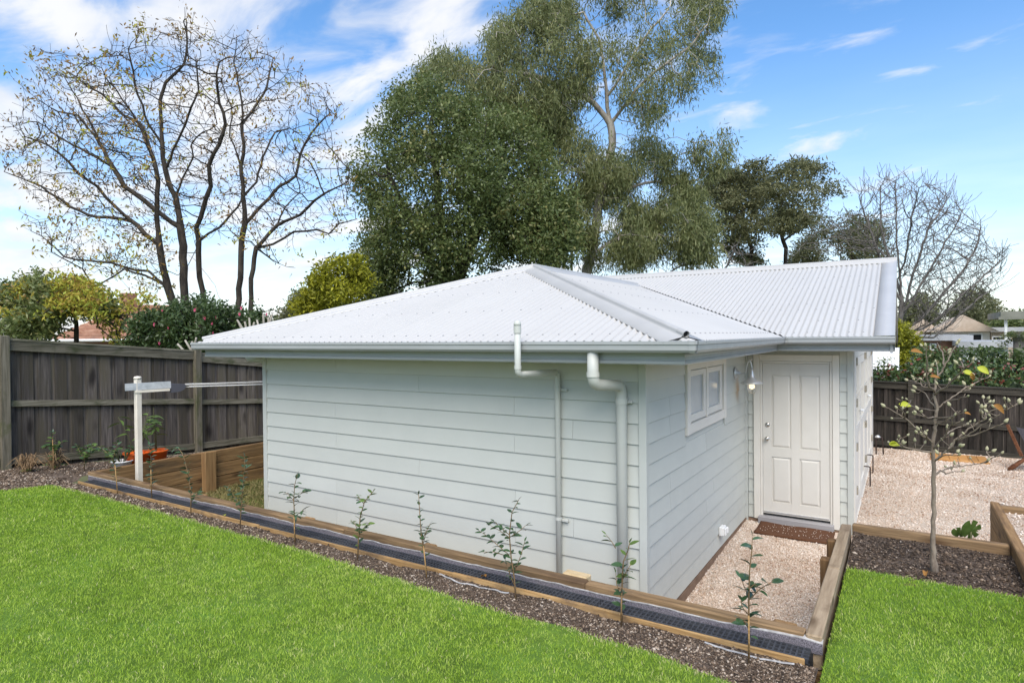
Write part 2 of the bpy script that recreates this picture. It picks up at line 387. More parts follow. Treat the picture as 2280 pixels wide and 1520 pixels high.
def grid_mesh(name, x0, x1, y0, y1, dx, dy, zf):
    nx = max(1, int((x1-x0)/dx)); ny = max(1, int((y1-y0)/dy))
    X, Y = np.meshgrid(np.linspace(x0, x1, nx+1), np.linspace(y0, y1, ny+1)); Z = np.vectorize(zf)(X, Y)
    V = np.stack([X, Y, Z], -1).reshape(-1, 3)
    i = (np.arange(ny)[:, None]*(nx+1)+np.arange(nx)[None]).ravel()
    return mesh_np(name, V, np.stack([i, i+1, i+nx+2, i+nx+1], 1), smooth=True)
def nz(x, y, s=1.0, z=0.0): return mnoise.noise(Vector((x*s, y*s, z)))

# ------------------------------------------------------------------ ground, beds, gravel
Y0, XA, XL, YI, XR, YB = 5.0007, -1.8424, -6.8315, 8.9565, -.56, 15.45
ZS, ZL = .90, .84
def lawn_edge(x):
    xs = [-9.2, -8.79, -8.2, -7.39, -4.09, -2.37, -1.22, -.71, -.36]; ys = [2.6, 3.40, 3.43, 3.44, 3.43, 3.32, 3.32, 3.22, 3.16]
    return float(np.interp(x, xs, ys))+.022*nz(x, 0, 5)+.012*nz(x, 3, 17)
def soil_z(x, y):
    base = .80+.025*nz(x, y, 2.2)+.012*nz(x, y, 9)
    if y > 3.75 and x < -8.85:
        far = float(np.interp(y, [3.6, 6.3, 9], [.80, .56, .50])); k = min(1, max(0, (-8.9-x)/1.7)); base = (.85*(1-k)+far*k)+.02*nz(x, y, 3)
    return base
def gravel_z(x, y): return -.05+.085*min(1, max(0, (y-5.5)/3.0))+.012*nz(x, y, 1.6)+.006*nz(x, y, 6)
link('ground', grid_mesh('ground', -900, 900, -600, 1400, 100, 100, lambda x, y: -.6), 'ground', kind='structure')
link('lawn', (lambda: (lambda xs: mesh_np('lawn', [(x, y, ZL-.012+.012*nz(x, y, 2)) for x in xs for y in np.linspace(-5, (lawn_edge(x) if x < -.36 else 5.28+.03*nz(x, 1, 6)), 40)],
     [(i*40+j, (i+1)*40+j, (i+1)*40+j+1, i*40+j+1) for i in range(len(xs)-1) for j in range(39)], smooth=True))
     (sorted(list(np.linspace(-9.2, -.3605, 240))+list(np.linspace(-.36, 6, 90)))))(), 'lawn_base', kind='structure')
link('garden_bed', grid_mesh('garden_bed', -10.66, -.385, 2.0, 3.665, .04, .035, soil_z), 'soil', kind='structure')
link('garden_bed', grid_mesh('garden_bed', -10.66, -8.9, 3.60, 9.5, .06, .06, soil_z), 'soil', kind='structure')
link('garden_bed', grid_mesh('garden_bed', -10.66, -8.7, -5.0, 2.05, .1, .1, soil_z), 'soil', kind='structure')
link('planter_bed', grid_mesh('planter_bed', -.37, .74, 5.1, 6.23, .03, .03, lambda x, y: .815+.03*nz(x, y, 3)+.012*nz(x, y, 12)+.05*max(0, (y-5.9))), 'soil', kind='structure')
link('gravel_court', grid_mesh('gravel_court', -6.8, 9, 3.9, 9.2, .06, .06, gravel_z), 'gravel_base', kind='structure')
link('gravel_yard', grid_mesh('gravel_yard', -.6, 9, 9.2, 16.3, .1, .1, gravel_z), 'gravel_base', kind='structure')
link('raised_gravel', grid_mesh('raised_gravel', .80, 6, 5.0, 7.62, .05, .05, lambda x, y: .84+.01*nz(x, y, 5)), 'gravel_base', kind='structure')
link('side_yard', grid_mesh('side_yard', -8.85, XL+.05, 3.9, 17, .08, .08, lambda x, y: .30+.03*nz(x, y, 1.5)), 'lawn_base', kind='structure')

def vis(P, mx=1.12, mn=2.2):
    d = (P-CAM) @ FWD; X = ((P-CAM) @ RGT)/d; return (d > mn) & (np.abs(X) < .825*mx)
def blades(name, P, h, wd, tint, m, lean=.9, **k):
    n = len(P); a = RNG.uniform(0, 2*np.pi, n); b = RNG.uniform(0, 2*np.pi, n); L = RNG.uniform(.0, lean, n)*h
    wv = np.stack([np.cos(a), np.sin(a), np.zeros(n)], 1)*wd[:, None]*.5
    tip = P+np.stack([np.cos(b)*L, np.sin(b)*L, h], 1)
    mid = P+np.stack([np.cos(b)*L*.3, np.sin(b)*L*.3, h*.6], 1)
    V = np.stack([P-wv, P+wv, mid+wv*.75, tip, mid-wv*.75], 1).reshape(-1, 3)
    i = np.arange(n)*5
    Fc = np.concatenate([np.stack([i, i+1, i+2], 1), np.stack([i, i+2, i+4], 1), np.stack([i+4, i+2, i+3], 1)])
    return link(name, mesh_np(name, V, Fc, np.tile(tint, 3)), m, **k)
def lawn_points():
    out = []
    for n, lo, hi in ((680000, 0, 99),):
        x = RNG.uniform(-9.2, 3.2, n); y = RNG.uniform(.6, 5.35, n)
        P = np.stack([x, y, np.full(n, ZL-.01)], 1)
        d = (P-CAM) @ FWD
        keep = vis(P, 1.3, 1.8) & (RNG.random(n) < np.clip(4.6/np.maximum(d, .1), .25, 1)**1.2)
        e = np.array([lawn_edge(v) for v in np.linspace(-9.2, -.36, 800)])
        ye = np.where(x < -.36, np.interp(x, np.linspace(-9.2, -.36, 800), e), 5.28)
        keep &= (y < ye+RNG.normal(0, .012, n))
        out.append((P[keep], (ye-y)[keep]))
    return out[0]
P, edge = lawn_points()
d = (P-CAM) @ FWD
cl = np.array([nz(p[0], p[1], 1.3) for p in P[::1]])
cl2 = np.array([nz(p[0], p[1], 9., 4.) for p in P])
cl3 = np.array([nz(p[0], p[1], .45, 9.) for p in P])
tint = np.clip(.47+.20*cl+.30*cl2+.25*cl3+RNG.normal(0, .20, len(P)), 0, .9)
dry = RNG.random(len(P)); tint[dry > .982] = 1.0
tint[(edge < .05) & (RNG.random(len(P)) < .38)] = .98
k = np.clip(d/4.5, 1, 2.2)
blades('lawn_grass', P, RNG.uniform(.008, .024, len(P)), .0038*k, tint, 'grass', lean=1.3, kind='stuff',
       label='short bright green lawn grass in the foreground', cat='grass')
n = 26000; P = np.stack([RNG.uniform(-8.8, XL, n), RNG.uniform(4, 9, n), np.full(n, .29)], 1)
blades('dry_grass', P, RNG.uniform(.03, .09, n), np.full(n, .012), RNG.beta(2, 2, n), 'dry_grass', lean=1.6, kind='stuff',
       label='dry straw coloured grass beside the cabin wall', cat='grass')

OCT = np.array([(1, 0, 0), (-1, 0, 0), (0, 1, 0), (0, -1, 0), (0, 0, 1), (0, 0, -1)], float)
OCF = np.array([(0, 2, 4), (2, 1, 4), (1, 3, 4), (3, 0, 4), (2, 0, 5), (1, 2, 5), (3, 1, 5), (0, 3, 5)])
def pebbles(name, P, size, flat, tint, m, **k):
    n = len(P); a = RNG.uniform(0, 2*np.pi, n); sc = np.stack([size*RNG.uniform(.6, 1.4, n), size*RNG.uniform(.5, 1.1, n), size*flat*RNG.uniform(.7, 1.3, n)], 1)
    v = OCT[None]*sc[:, None, :]*RNG.uniform(.7, 1.25, (n, 6, 1))
    tl = RNG.normal(0, .35, (n, 1)); v[:, :, 2] += v[:, :, 0]*tl
    c, s = np.cos(a)[:, None], np.sin(a)[:, None]
    V = np.stack([v[:, :, 0]*c-v[:, :, 1]*s, v[:, :, 0]*s+v[:, :, 1]*c, v[:, :, 2]], -1)+P[:, None, :]
    Fc = (OCF[None]+(np.arange(n)*6)[:, None, None]).reshape(-1, 3)
    return link(name, mesh_np(name, V, Fc, np.repeat(tint, 8)), m, **k)
def zmap(f, x, y): return np.array([f(a, b) for a, b in zip(x, y)])
# mulch on the beds
n = 52000; x = -.4-10.2*RNG.random(n)**1.5; y = RNG.uniform(3.02, 3.66, n)
kk = np.array([b > lawn_edge(a)-.03 for a, b in zip(x, y)]); x, y = x[kk], y[kk]
x2 = RNG.uniform(-10.6, -8.9, 9000); y2 = RNG.uniform(2.3, 7.5, 9000); kk = np.array([(a < -9.0) or b > lawn_edge(a) for a, b in zip(x2, y2)]); x = np.r_[x, x2[kk]]; y = np.r_[y, y2[kk]]
z = zmap(soil_z, x, y); P = np.stack([x, y, z+.002], 1); kk = vis(P, 1.15); P = P[kk]
d = (P-CAM) @ FWD
pebbles('mulch', P, RNG.lognormal(-5.15, .42, len(P))*np.clip(d/5, 1, 1.7), .5, np.clip(RNG.beta(1.3, 1.5, len(P)), 0, 1), 'chip', kind='stuff',
        label='dark bark mulch with pale chips along the planting bed', cat='mulch')
n = 5200; x = RNG.uniform(-.36, .73, n); y = RNG.uniform(5.28, 6.22, n); P = np.stack([x, y, .82+.05*np.maximum(0, y-5.9)+.03*zmap(lambda a, b: nz(a, b, 3), x, y)], 1)
pebbles('mulch', P, RNG.lognormal(-5.0, .45, n), .5, np.clip(RNG.beta(1.0, 2.3, n), 0, 1), 'chip', kind='stuff',
        label='black soil and mulch around the young magnolia', cat='mulch')
# gravel
n = 46000; x = RNG.uniform(XA, -.36, n); y = RNG.uniform(3.95, 8.9, n); P = np.stack([x, y, zmap(gravel_z, x, y)+.003], 1); P = P[vis(P)]
tn = np.clip(.50+.34*zmap(lambda a, b: nz(a, b, 1.4)+.5*nz(a, b, 5.), P[:, 0], P[:, 1])+RNG.normal(0, .22, len(P)), 0, 1)
pebbles('court_gravel', P, RNG.lognormal(-4.75, .3, len(P)), .75, tn, 'stone', kind='stuff', label='pale pink gravel filling the court before the door', cat='gravel')
n = 60000; x = RNG.uniform(-.55, 4.2, n); y = RNG.uniform(6.35, 15.9, n); P = np.stack([x, y, zmap(gravel_z, x, y)+.003], 1); P = P[vis(P)]
d = (P-CAM) @ FWD
tn = np.clip(.50+.36*zmap(lambda a, b: nz(a, b*1.8, 1.0), P[:, 0], P[:, 1])+RNG.normal(0, .24, len(P)), 0, 1)
pebbles('yard_gravel', P, RNG.lognormal(-4.6, .3, len(P))*np.clip(d/9, 1, 1.6), .75, tn, 'stone', kind='stuff', label='pale pink gravel covering the yard beyond the planter', cat='gravel')
n = 5000; x = RNG.uniform(.8, 2.2, n); y = RNG.uniform(5.1, 8.0, n); P = np.stack([x, y, np.full(n, .845)], 1)
pebbles('terrace_gravel', P, RNG.lognormal(-4.7, .3, n), .75, np.clip(RNG.normal(.7, .2, n), 0, 1), 'stone', kind='stuff', label='white gravel on the raised terrace at right edge', cat='gravel')

# ------------------------------------------------------------------ the cabin
cabin = thing('cabin', 'grey green weatherboard cabin with corrugated metal hip roof', 'cabin', (XA, Y0, 0))
Z0, DZ = 2.1955, .1761
rows = [Z0-k*DZ for k in range(-1, 13)]           # bottom edges, top row first
def wall(parent, axis, fixed, a, b, out, cuts, zlow=-.05, ztop=2.385, holes=()):
    """solid wall with lapped weatherboards; out = +1/-1 outward sign on the other axis"""
    th = .12
    lo, hi = (fixed, fixed-out*th) if out > 0 else (fixed, fixed+th)
    q = sorted((fixed-out*.004, fixed-out*th))
    core = boxm('wall', a, b, q[0], q[1], zlow, ztop) if axis == 'x' else boxm('wall', q[0], q[1], a, b, zlow, ztop)
    wobj = part('wall', core, 'board', cabin)
    for r, zb in enumerate(rows):
        zt = min(zb+DZ+.018, ztop)
        cs = sorted({a, b} | {c for c in cuts[r % len(cuts)] if a < c < b})
        for s, e in zip(cs, cs[1:]):
            spans = [(s, e)]
            for (h0, h1, hz0, hz1) in holes:
                if hz0 < zb+DZ*.98 and hz1 > zb+.01:
                    spans = [q for sp in spans for q in ((sp[0], min(sp[1], h0)), (max(sp[0], h1), sp[1])) if q[1]-q[0] > .01]
            for s2, e2 in spans:
                g = .0012
                pr = [(fixed+out*.0185, zb), (fixed+out*.0205, zb+.003), (fixed+out*.0055, zt), (fixed-out*.002, zt), (fixed-out*.002, zb)]
                part('weatherboard', as_mesh('weatherboard', prism(pr, axis, s2+g, e2-g)), 'board', wobj)
    return wobj
add_orange_patch(MATS['board'], 8.45, 1.87)
wall(None, 'x', Y0, XL+.03, XA-.03, -1, [(-3.116,), (-5.55,), (-4.3,), (-3.116,), (-2.5, -5.55)])
WH = (6.13, 7.74, 1.58, 2.30)
wall(None, 'y', XA, Y0+.03, YI-.03, 1, [(5.65,), (7.2,), (6.9,), (5.65,)], holes=[WH])
DH = (-1.725, -.68, -.05, 2.31)
wall(None, 'x', YI, XA+.045, XR-.03, -1, [()], holes=[DH])
part('wall', boxm('wall', XL, XL+.12, Y0+.05, 16, -.05, 2.385), 'board', cabin)
part('wall', boxm('wall', XL+.13, XR-.13, YB-.1, YB, -.05, 2.385), 'board', cabin)
# corner boards
for (cx, cy, sx, sy) in ((XL, Y0, -1, -1), (XA, Y0, 1, -1), (XR, YI, 1, -1)):
    bm = box(min(cx+sx*.031, cx-sx*.035), max(cx+sx*.031, cx-sx*.035), min(cy+sy*.031, cy-sy*.035), max(cy+sy*.031, cy-sy*.035), -.02 if cx > XL+1 else .1, 2.39, .003)
    part('corner_trim', as_mesh('corner_trim', bm), 'board_trim', cabin)
part('corner_trim', boxm('corner_trim', XA, XA+.042, YI-.042, YI, .0, 2.39, .003), 'board_trim', cabin)
part('footing', boxm('footing', XA-.08, XA+.022, Y0, YI, -.2, .062), 'footing', cabin)
part('footing', boxm('footing', XA+.024, XR, YI-.03, YI+.05, -.2, .07), 'footing', cabin)

# eaves: fascia, gutter and soffit swept round the corners
PATH = [(XL, YB), (XL, Y0), (XA, Y0), (XA, YI), (-.072, YI)]
def sweep(name, prof, path=PATH, closed=True):
    bm = bmesh.new(); rings = []
    nrm = []
    for (x0, y0_), (x1, y1_) in zip(path, path[1:]):
        l = math.hypot(x1-x0, y1_-y0_); nrm.append(((y1_-y0_)/l, -(x1-x0)/l))
    for i, (x, y) in enumerate(path):
        a = nrm[max(0, i-1)]; b = nrm[min(len(nrm)-1, i)]
        m = a if (i == 0 or i == len(path)-1) else (a[0]+b[0], a[1]+b[1])
        if i == 0: m = b
        rings.append([bm.verts.new((x+m[0]*o, y+m[1]*o, z)) for o, z in prof])
    n = len(prof)
    for A, B in zip(rings, rings[1:]):
        for k in range(n if closed else n-1): bm.faces.new([A[k], A[(k+1) % n], B[(k+1) % n], B[k]])
    if closed:
        bm.faces.new(rings[0]); bm.faces.new(rings[-1])
    return as_mesh(name, bm)
part('fascia', sweep('fascia', [(.47, 2.372), (.500, 2.372), (.504, 2.380), (.504, 2.398), (.497, 2.404), (.497, 2.432), (.500, 2.440), (.500, 2.50), (.47, 2.50)]), 'gutter', cabin)
part('soffit', sweep('soffit', [(.02, 2.386), (.468, 2.386), (.468, 2.394), (.02, 2.394)]), 'cream', cabin)
part('gutter', sweep('gutter', [(.503, 2.462), (.575, 2.458), (.600, 2.466), (.612, 2.482), (.613, 2.520), (.620, 2.524), (.620, 2.546), (.614, 2.549), (.606, 2.546),
     (.606, 2.528), (.600, 2.486), (.588, 2.474), (.51, 2.472), (.51, 2.53), (.503, 2.53)]), 'gutter', cabin)
# gutter joiner straps at the corners
prof = [(.505, 2.459), (.577, 2.455), (.603, 2.463), (.616, 2.481), (.617, 2.521), (.6235, 2.523), (.6235, 2.549), (.617, 2.553), (.60, 2.550)]
def strap(x, y, nx, ny, half):
    """short sleeve over the gutter, centred at a wall-line point"""
    if nx == 0: path = [(x-half, y), (x+half, y)]
    else: path = [(x, y-half), (x, y+half)]
    return sweep('gutter_joint', prof, path, closed=False)
part('gutter_joint', strap(XA+.585, Y0, 0, -1, .022), 'gutter', cabin)
part('gutter_joint', strap(XA, Y0-.565, 1, 0, .02), 'gutter', cabin)
part('gutter_joint', strap(XA, YI-.66, 1, 0, .018), 'gutter', cabin)
part('gutter_joint', strap(XA+.66, YI, 0, -1, .02), 'gutter', cabin)
# end cap of the gutter at the gable end
part('gutter_end', as_mesh('gutter_end', prism([(YI-.503, 2.462), (YI-.575, 2.458), (YI-.612, 2.482), (YI-.62, 2.546), (YI-.503, 2.546)], 'x', -.071, -.066)), 'gutter', cabin)

# roof planes
ZE, SL, OV = 2.545, .324, .54
CS = 1/math.sqrt(1+SL*SL); SN = SL*CS
XM = (XL+XA)/2
HALF = (XA-XL)/2+OV                # plan half width of the wing
RZ = ZE+SL*HALF
YE, YME = Y0-OV, YI-OV
YRM = 12.23; RZM = ZE+SL*(YRM-YME)
XEL, XER = XL-OV, XA+OV
XGL, XGR = XL-OV, -.08
def roof_face(O, sdir, tdir, nrm, smin, smax, tr, rowts, sheetw=.762, ph=0.0):
    """corrugated sheets: O origin on the eave, s along it, t up the slope; tr(s)->(t0,t1)"""
    O, sdir, tdir, nrm = (np.array(v, float) for v in (O, sdir, tdir, nrm))
    pitch, amp = .0762, .0095
    scr = []
    s0 = smin
    while s0 < smax-1e-4:
        s1 = min(s0+sheetw, smax); m = max(2, int(round((s1-s0)/(pitch/8))))
        ss = np.linspace(s0, s1, m+1); V = []; Fc = []
        for s in ss:
            t0, t1 = tr(s)
            if t1 < t0: t1 = t0 = .5*(t0+t1)
            h = amp*math.cos(2*math.pi*(s+ph)/pitch)+amp+(.0015 if (s == ss[0]) else 0)
            for t in (t0, .5*(t0+t1), t1): V.append(O+sdir*s+tdir*t+nrm*h)
        for i in range(m):
            for j in range(2): Fc.append((i*3+j, (i+1)*3+j, (i+1)*3+j+1, i*3+j+1))
        part('roof_sheet', mesh_np('roof_sheet', V, Fc, smooth=True), 'roof', cabin)
        s0 = s1
    s = (math.ceil((smin+ph)/pitch))*pitch-ph; k = 0
    while s < smax:
        t0, t1 = tr(s); k += 1
        for j, t in enumerate(rowts):
            if t0+.03 < t < t1-.16 and (k % (2 if j == 0 else 3) == (j % 2)): scr.append(O+sdir*s+tdir*t+nrm*(2*amp))
        s += pitch
    if scr:
        V = []; Fc = []
        for p in scr:
            b = len(V); tv = tdir
            for (r, h) in ((.0085, 0.0), (.0065, .006)):
                for q in range(6):
                    a = q*math.pi/3; V.append(p+nrm*h+(sdir*math.cos(a)+tv*math.sin(a))*r)
            for q in range(6): Fc.append((b+q, b+(q+1) % 6, b+6+(q+1) % 6, b+6+q))
            Fc.append((b+6, b+7, b+8, b+9)); Fc.append((b+6, b+9, b+10, b+11))
        part('roof_screw', mesh_np('roof_screw', V, Fc), 'screw', cabin, kind='stuff')
L2 = 2*HALF
ROWT = (.13, .95, 1.75, 2.45, 3.1, 3.8)
# hip end of the wing (towards the camera)
roof_face((XEL, YE, ZE), (1, 0, 0), (0, CS, SN), (0, -SN, CS), 0, L2, lambda s: (-.03, max(-.03, min(s, L2-s)/CS)), ROWT)
# right side of the wing down to the valley
LR = YME-YE
roof_face((XER, YE, ZE), (0, 1, 0), (-CS, 0, SN), (SN, 0, CS), 0, LR+HALF, lambda s: (-.03 if s < LR-.03 else (s-LR+.03)/CS, min(s, HALF)/CS), ROWT, ph=.02)
# left side of the wing
roof_face((XEL, YE, ZE), (0, 1, 0), (CS, 0, SN), (-SN, 0, CS), 0, LR+HALF, lambda s: (-.03 if s < LR else (s-LR)/CS, min(s, HALF)/CS), (), ph=.02)
# main roof, front slope, in two runs either side of the wing ridge
TM = (YRM-YME)/CS
def tmain(s):
    x = XGL+s
    if x >= XER+.05: return (-.03, TM)
    dd = min(XER+.05-x, x-XEL) if XEL < x < XER+.05 else 0
    return (max(-.03, min(dd, HALF)/CS), TM)
roof_face((XGL, YME, ZE), (1, 0, 0), (0, CS, SN), (0, -SN, CS), 0, XGR-.19-XGL, tmain, (.12, .62, 1.15, 1.45, 2.35, 3.0, 3.75), ph=.03)
roof_face((XGL, 2*YRM-YME, ZE), (1, 0, 0), (0, -CS, SN), (0, SN, CS), 0, XGR-XGL, lambda s: (-.03, TM), ())

def cap_strip(name, P0, P1, f1, n1, f2, n2, wid=.165, lift=.021, roll=.024, end_dark=True):
    """folded capping with a rolled centre along a hip or ridge"""
    P0, P1, f1, n1, f2, n2 = (np.array(v, float) for v in (P0, P1, f1, n1, f2, n2))
    ax = (P1-P0)/np.linalg.norm(P1-P0); up = n1+n2; up /= np.linalg.norm(up); side = np.cross(ax, up)
    if side @ f1 < 0: side = -side
    prof = [f1*wid+n1*(lift-.010), f1*wid+n1*lift, f1*.03+n1*(lift+.004)]
    c = up*(lift+.022)
    for k in range(9):
        a = math.radians(-25+230*k/8); prof.append(c+side*math.cos(a)*roll+up*math.sin(a)*roll)
    prof += [f2*.03+n2*(lift+.004), f2*wid+n2*lift, f2*wid+n2*(lift-.010)]
    V = [P0+p for p in prof]+[P1+p for p in prof]; n = len(prof)
    me = mesh_np(name, V, [(i, i+1, n+i+1, n+i) for i in range(n-1)])
    o = part(name, me, 'cap', cabin)
    if end_dark:
        sg = P0-ax*.0+up*(lift+.022)
        V, Fc = tube_np([sg-ax*.012, sg+ax*.10], roll*1.02, 14, cap=False)
        part('cap_roll', mesh_np('cap_roll', V, Fc, smooth=True), 'cap', o)
        V, Fc = tube_np([sg+ax*.015, sg+ax*.02], roll*.98, 14, cap=True)
        bmq = bmesh.new(); vs = [bmq.verts.new(p) for p in V]
        for q in Fc:
            q = list(dict.fromkeys(q)); bmq.faces.new([vs[i] for i in q])
        part('roll_end_shade', as_mesh('roll_end_shade', bmq), 'dark', o)  # dark disc stands in for the shade inside the open roll
    return o
nF, nR, nL = (0, -SN, CS), (SN, 0, CS), (-SN, 0, CS)
def flange(line, nn, towards):
    f = np.cross(line, nn); f /= np.linalg.norm(f)
    return f if f @ np.array(towards, float) > 0 else -f
apex = np.array([XM, YE+HALF, RZ]); cR = np.array([XER, YE, ZE]); cL = np.array([XEL, YE, ZE])
lR = apex-cR; lL = apex-cL
cap_strip('hip_cap', cR+lR*.012, apex, flange(lR, nF, (-1, 0, 0)), nF, flange(lR, nR, (0, 1, 0)), nR, wid=.175)
cap_strip('hip_cap', cL+lL*.012, apex, flange(lL, nF, (1, 0, 0)), nF, flange(lL, nL, (0, 1, 0)), nL, wid=.16)
rE = np.array([XM, YME+HALF+.02, RZ])
cap_strip('ridge_cap', rE, apex, (CS, 0, -SN), nR, (-CS, 0, -SN), nL, wid=.15, end_dark=False)
nB = (0, SN, CS)
cap_strip('ridge_cap', (XGR+.01, YRM, RZM), (XGL, YRM, RZM), (0, -CS, -SN), nF, (0, CS, -SN), nB, wid=.16, end_dark=False)
# valley flashing (dark tray under the cut sheets)
v0 = np.array([XER, YME, ZE-.05]); v1 = np.array([XM, YME+HALF, RZ-.05])
vd = (v1-v0)/np.linalg.norm(v1-v0); vs_ = np.array([vd[1], -vd[0], 0]); vs_ /= np.linalg.norm(vs_)
part('valley_tray', mesh_np('valley_tray', [v0-vs_*.14+np.array([0, 0, .038]), v0, v0+vs_*.14+np.array([0, 0, .038]), v1-vs_*.14+np.array([0, 0, .038]), v1, v1+vs_*.14+np.array([0, 0, .038])],
     [(0, 1, 4, 3), (1, 2, 5, 4)]), 'gutter', cabin)
# barge flashing along the right gable
tdir = np.array([0, CS, SN]); o0 = np.array([0, YME, ZE])
V = []
for t in (-.03, TM):
    for (x, h) in ((XGR-.20, .012), (XGR-.20, .019), (XGR+.008, .024), (XGR+.008, -.165), (XGR-.006, -.165)):
        V.append(o0+tdir*t+np.array([x, 0, 0])+np.array(nF)*h)
part('barge_flashing', mesh_np('barge_flashing', V, [(i, i+1, i+6, i+5) for i in range(4)]), 'cap', cabin)
part('barge_board', as_mesh('barge_board', prism([(YME+.02, ZE-.19), (YRM, RZM-.19), (2*YRM-YME, ZE-.19), (2*YRM-YME, ZE-.02), (YRM, RZM-.02), (YME+.02, ZE-.02)], 'x', XGR-.04, XGR-.012)), 'gutter', cabin)
part('gable_wall', as_mesh('gable_wall', prism([(YI, 2.386), (YB, 2.386), (YRM, RZM-.2)], 'x', XR-.1, XR-.02)), 'board', cabin)

# window on the side wall
win = part('window', (lambda bm: as_mesh('window', bm))((lambda bm: [box(XA-.004, XA+.04, 6.135, 6.245, 1.585, 2.385, .004, bm), box(XA-.004, XA+.04, 7.625, 7.735, 1.585, 2.385, .004, bm),
      box(XA-.004, XA+.037, 6.247, 7.623, 1.587, 1.688, .004, bm), box(XA-.004, XA+.037, 6.247, 7.623, 2.235, 2.385, .004, bm)] and bm)(bmesh.new())), 'cream', cabin)
for (a, b) in ((6.25, 6.88), (6.94, 7.60)):
    bm = bmesh.new()
    for (p, q, r_, s_) in ((a, a+.06, 1.70, 2.225), (b-.10, b, 1.70, 2.225), (a+.062, b-.102, 1.702, 1.775), (a+.062, b-.102, 2.165, 2.223)): box(XA-.02, XA+.022, p, q, r_, s_, .003, bm)
    part('sash', as_mesh('sash', bm), 'cream', win)
    part('pane', boxm('pane', XA-.006, XA+.004, a+.055, b-.095, 1.77, 2.17), 'pane', win)
part('mullion', boxm('mullion', XA-.02, XA+.03, 6.883, 6.937, 1.69, 2.233, .003), 'cream', win)
part('window_back', boxm('window_back', XA-.03, XA-.022, 6.2, 7.7, 1.6, 2.35), 'pane', win)

# door and its frame
dx0, dx1, db, dh = -1.606, -.796, .150, 2.04
bm = bmesh.new()
for (a, b, zb, zt, o) in ((-1.722, dx0-.035, .08, 2.31, .045), (dx1+.035, -.682, .07, 2.31, .045), (dx0-.033, dx1+.033, db+dh+.035, 2.308, .043)):
    box(a, b, YI-o, YI+.03, zb, zt, .004, bm)
for (a, b, zb, zt) in ((dx0-.033, dx0-.004, .13, db+dh+.03), (dx1+.004, dx1+.033, .13, db+dh+.03), (dx0-.002, dx1+.002, db+dh+.004, db+dh+.032)):
    box(a, b, YI-.03, YI+.06, zb, zt, .003, bm)
part('door_frame', as_mesh('door_frame', bm), 'cream', cabin)
door = part('door', boxm('door', dx0, dx1, YI-.004, YI+.035, db+.012, db+dh), 'door_paint', cabin)
W_ = dx1-dx0; fx = [(.135, .435), (.56, .865)]; fz = [(.075, .555), (.615, .915)]
yF = YI-.020
bm = bmesh.new()
def dz(f): return db+dh*(1-f)
xs_ = [0, fx[0][0], fx[0][1], fx[1][0], fx[1][1], 1]
for (a, b) in ((0, fx[0][0]), (fx[0][1], fx[1][0]), (fx[1][1], 1)): box(dx0+W_*a, dx0+W_*b, yF, YI-.005, db+.014, db+dh-.001, 0, bm)
for (a, b) in fx:
    for (za, zb) in ((0, fz[0][0]), (fz[0][1], fz[1][0]), (fz[1][1], 1)):
        box(dx0+W_*a+.0005, dx0+W_*b-.0005, yF, YI-.005, max(db+.014, dz(zb)), min(dz(za), db+dh-.001), 0, bm)
part('door_stile', as_mesh('door_stile', bm), 'door_paint', door)
for (a, b) in fx:
    for (za, zb) in fz:
        bm = bmesh.new(); x0_, x1_, z1_, z0_ = dx0+W_*a, dx0+W_*b, dz(za), dz(zb)
        ring = lambda i, y: [bm.verts.new(p) for p in ((x0_+i, y, z0_+i), (x1_-i, y, z0_+i), (x1_-i, y, z1_-i), (x0_+i, y, z1_-i))]
        A = ring(.001, YI-.005); B = ring(.009, YI-.0052); Cc = ring(.034, YI-.018)
        for R0, R1 in ((A, B), (B, Cc)):
            for k_ in range(4): bm.faces.new([R0[k_], R0[(k_+1) % 4], R1[(k_+1) % 4], R1[k_]])
        bm.faces.new(Cc)
        part('door_panel', as_mesh('door_panel', bm), 'door_paint', door)
part('weather_strip', boxm('weather_strip', dx0+.01, dx1-.01, YI-.03, YI-.013, db+.03, db+.05, .003), 'silver', door)
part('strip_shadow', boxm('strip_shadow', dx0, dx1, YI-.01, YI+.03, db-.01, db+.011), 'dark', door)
for zz in (at(1708, 945, y=YI)[2], at(1708, 975, y=YI)[2]):
    kx = at(1709, 960, y=YI)[0]
    prof_ = [(.001, -.006), (.031, -.006), (.033, -.014), (.02, -.018), (.013, -.03), (.014, -.04), (.027, -.048), (.030, -.062), (.022, -.074), (.001, -.077)] if zz < 1.2 else [(.001, -.006), (.031, -.006), (.033, -.016), (.026, -.026), (.012, -.030), (.001, -.031)]
    part('knob' if zz < 1.2 else 'deadlock', as_mesh('knob', lathe(prof_, (kx, YI-.004, zz), 20, 'y')), 'chrome', door)
part('door_sill', boxm('door_sill', dx0-.05, dx1+.05, YI-.13, YI+.02, .0, .132, .004), 'sill', cabin)

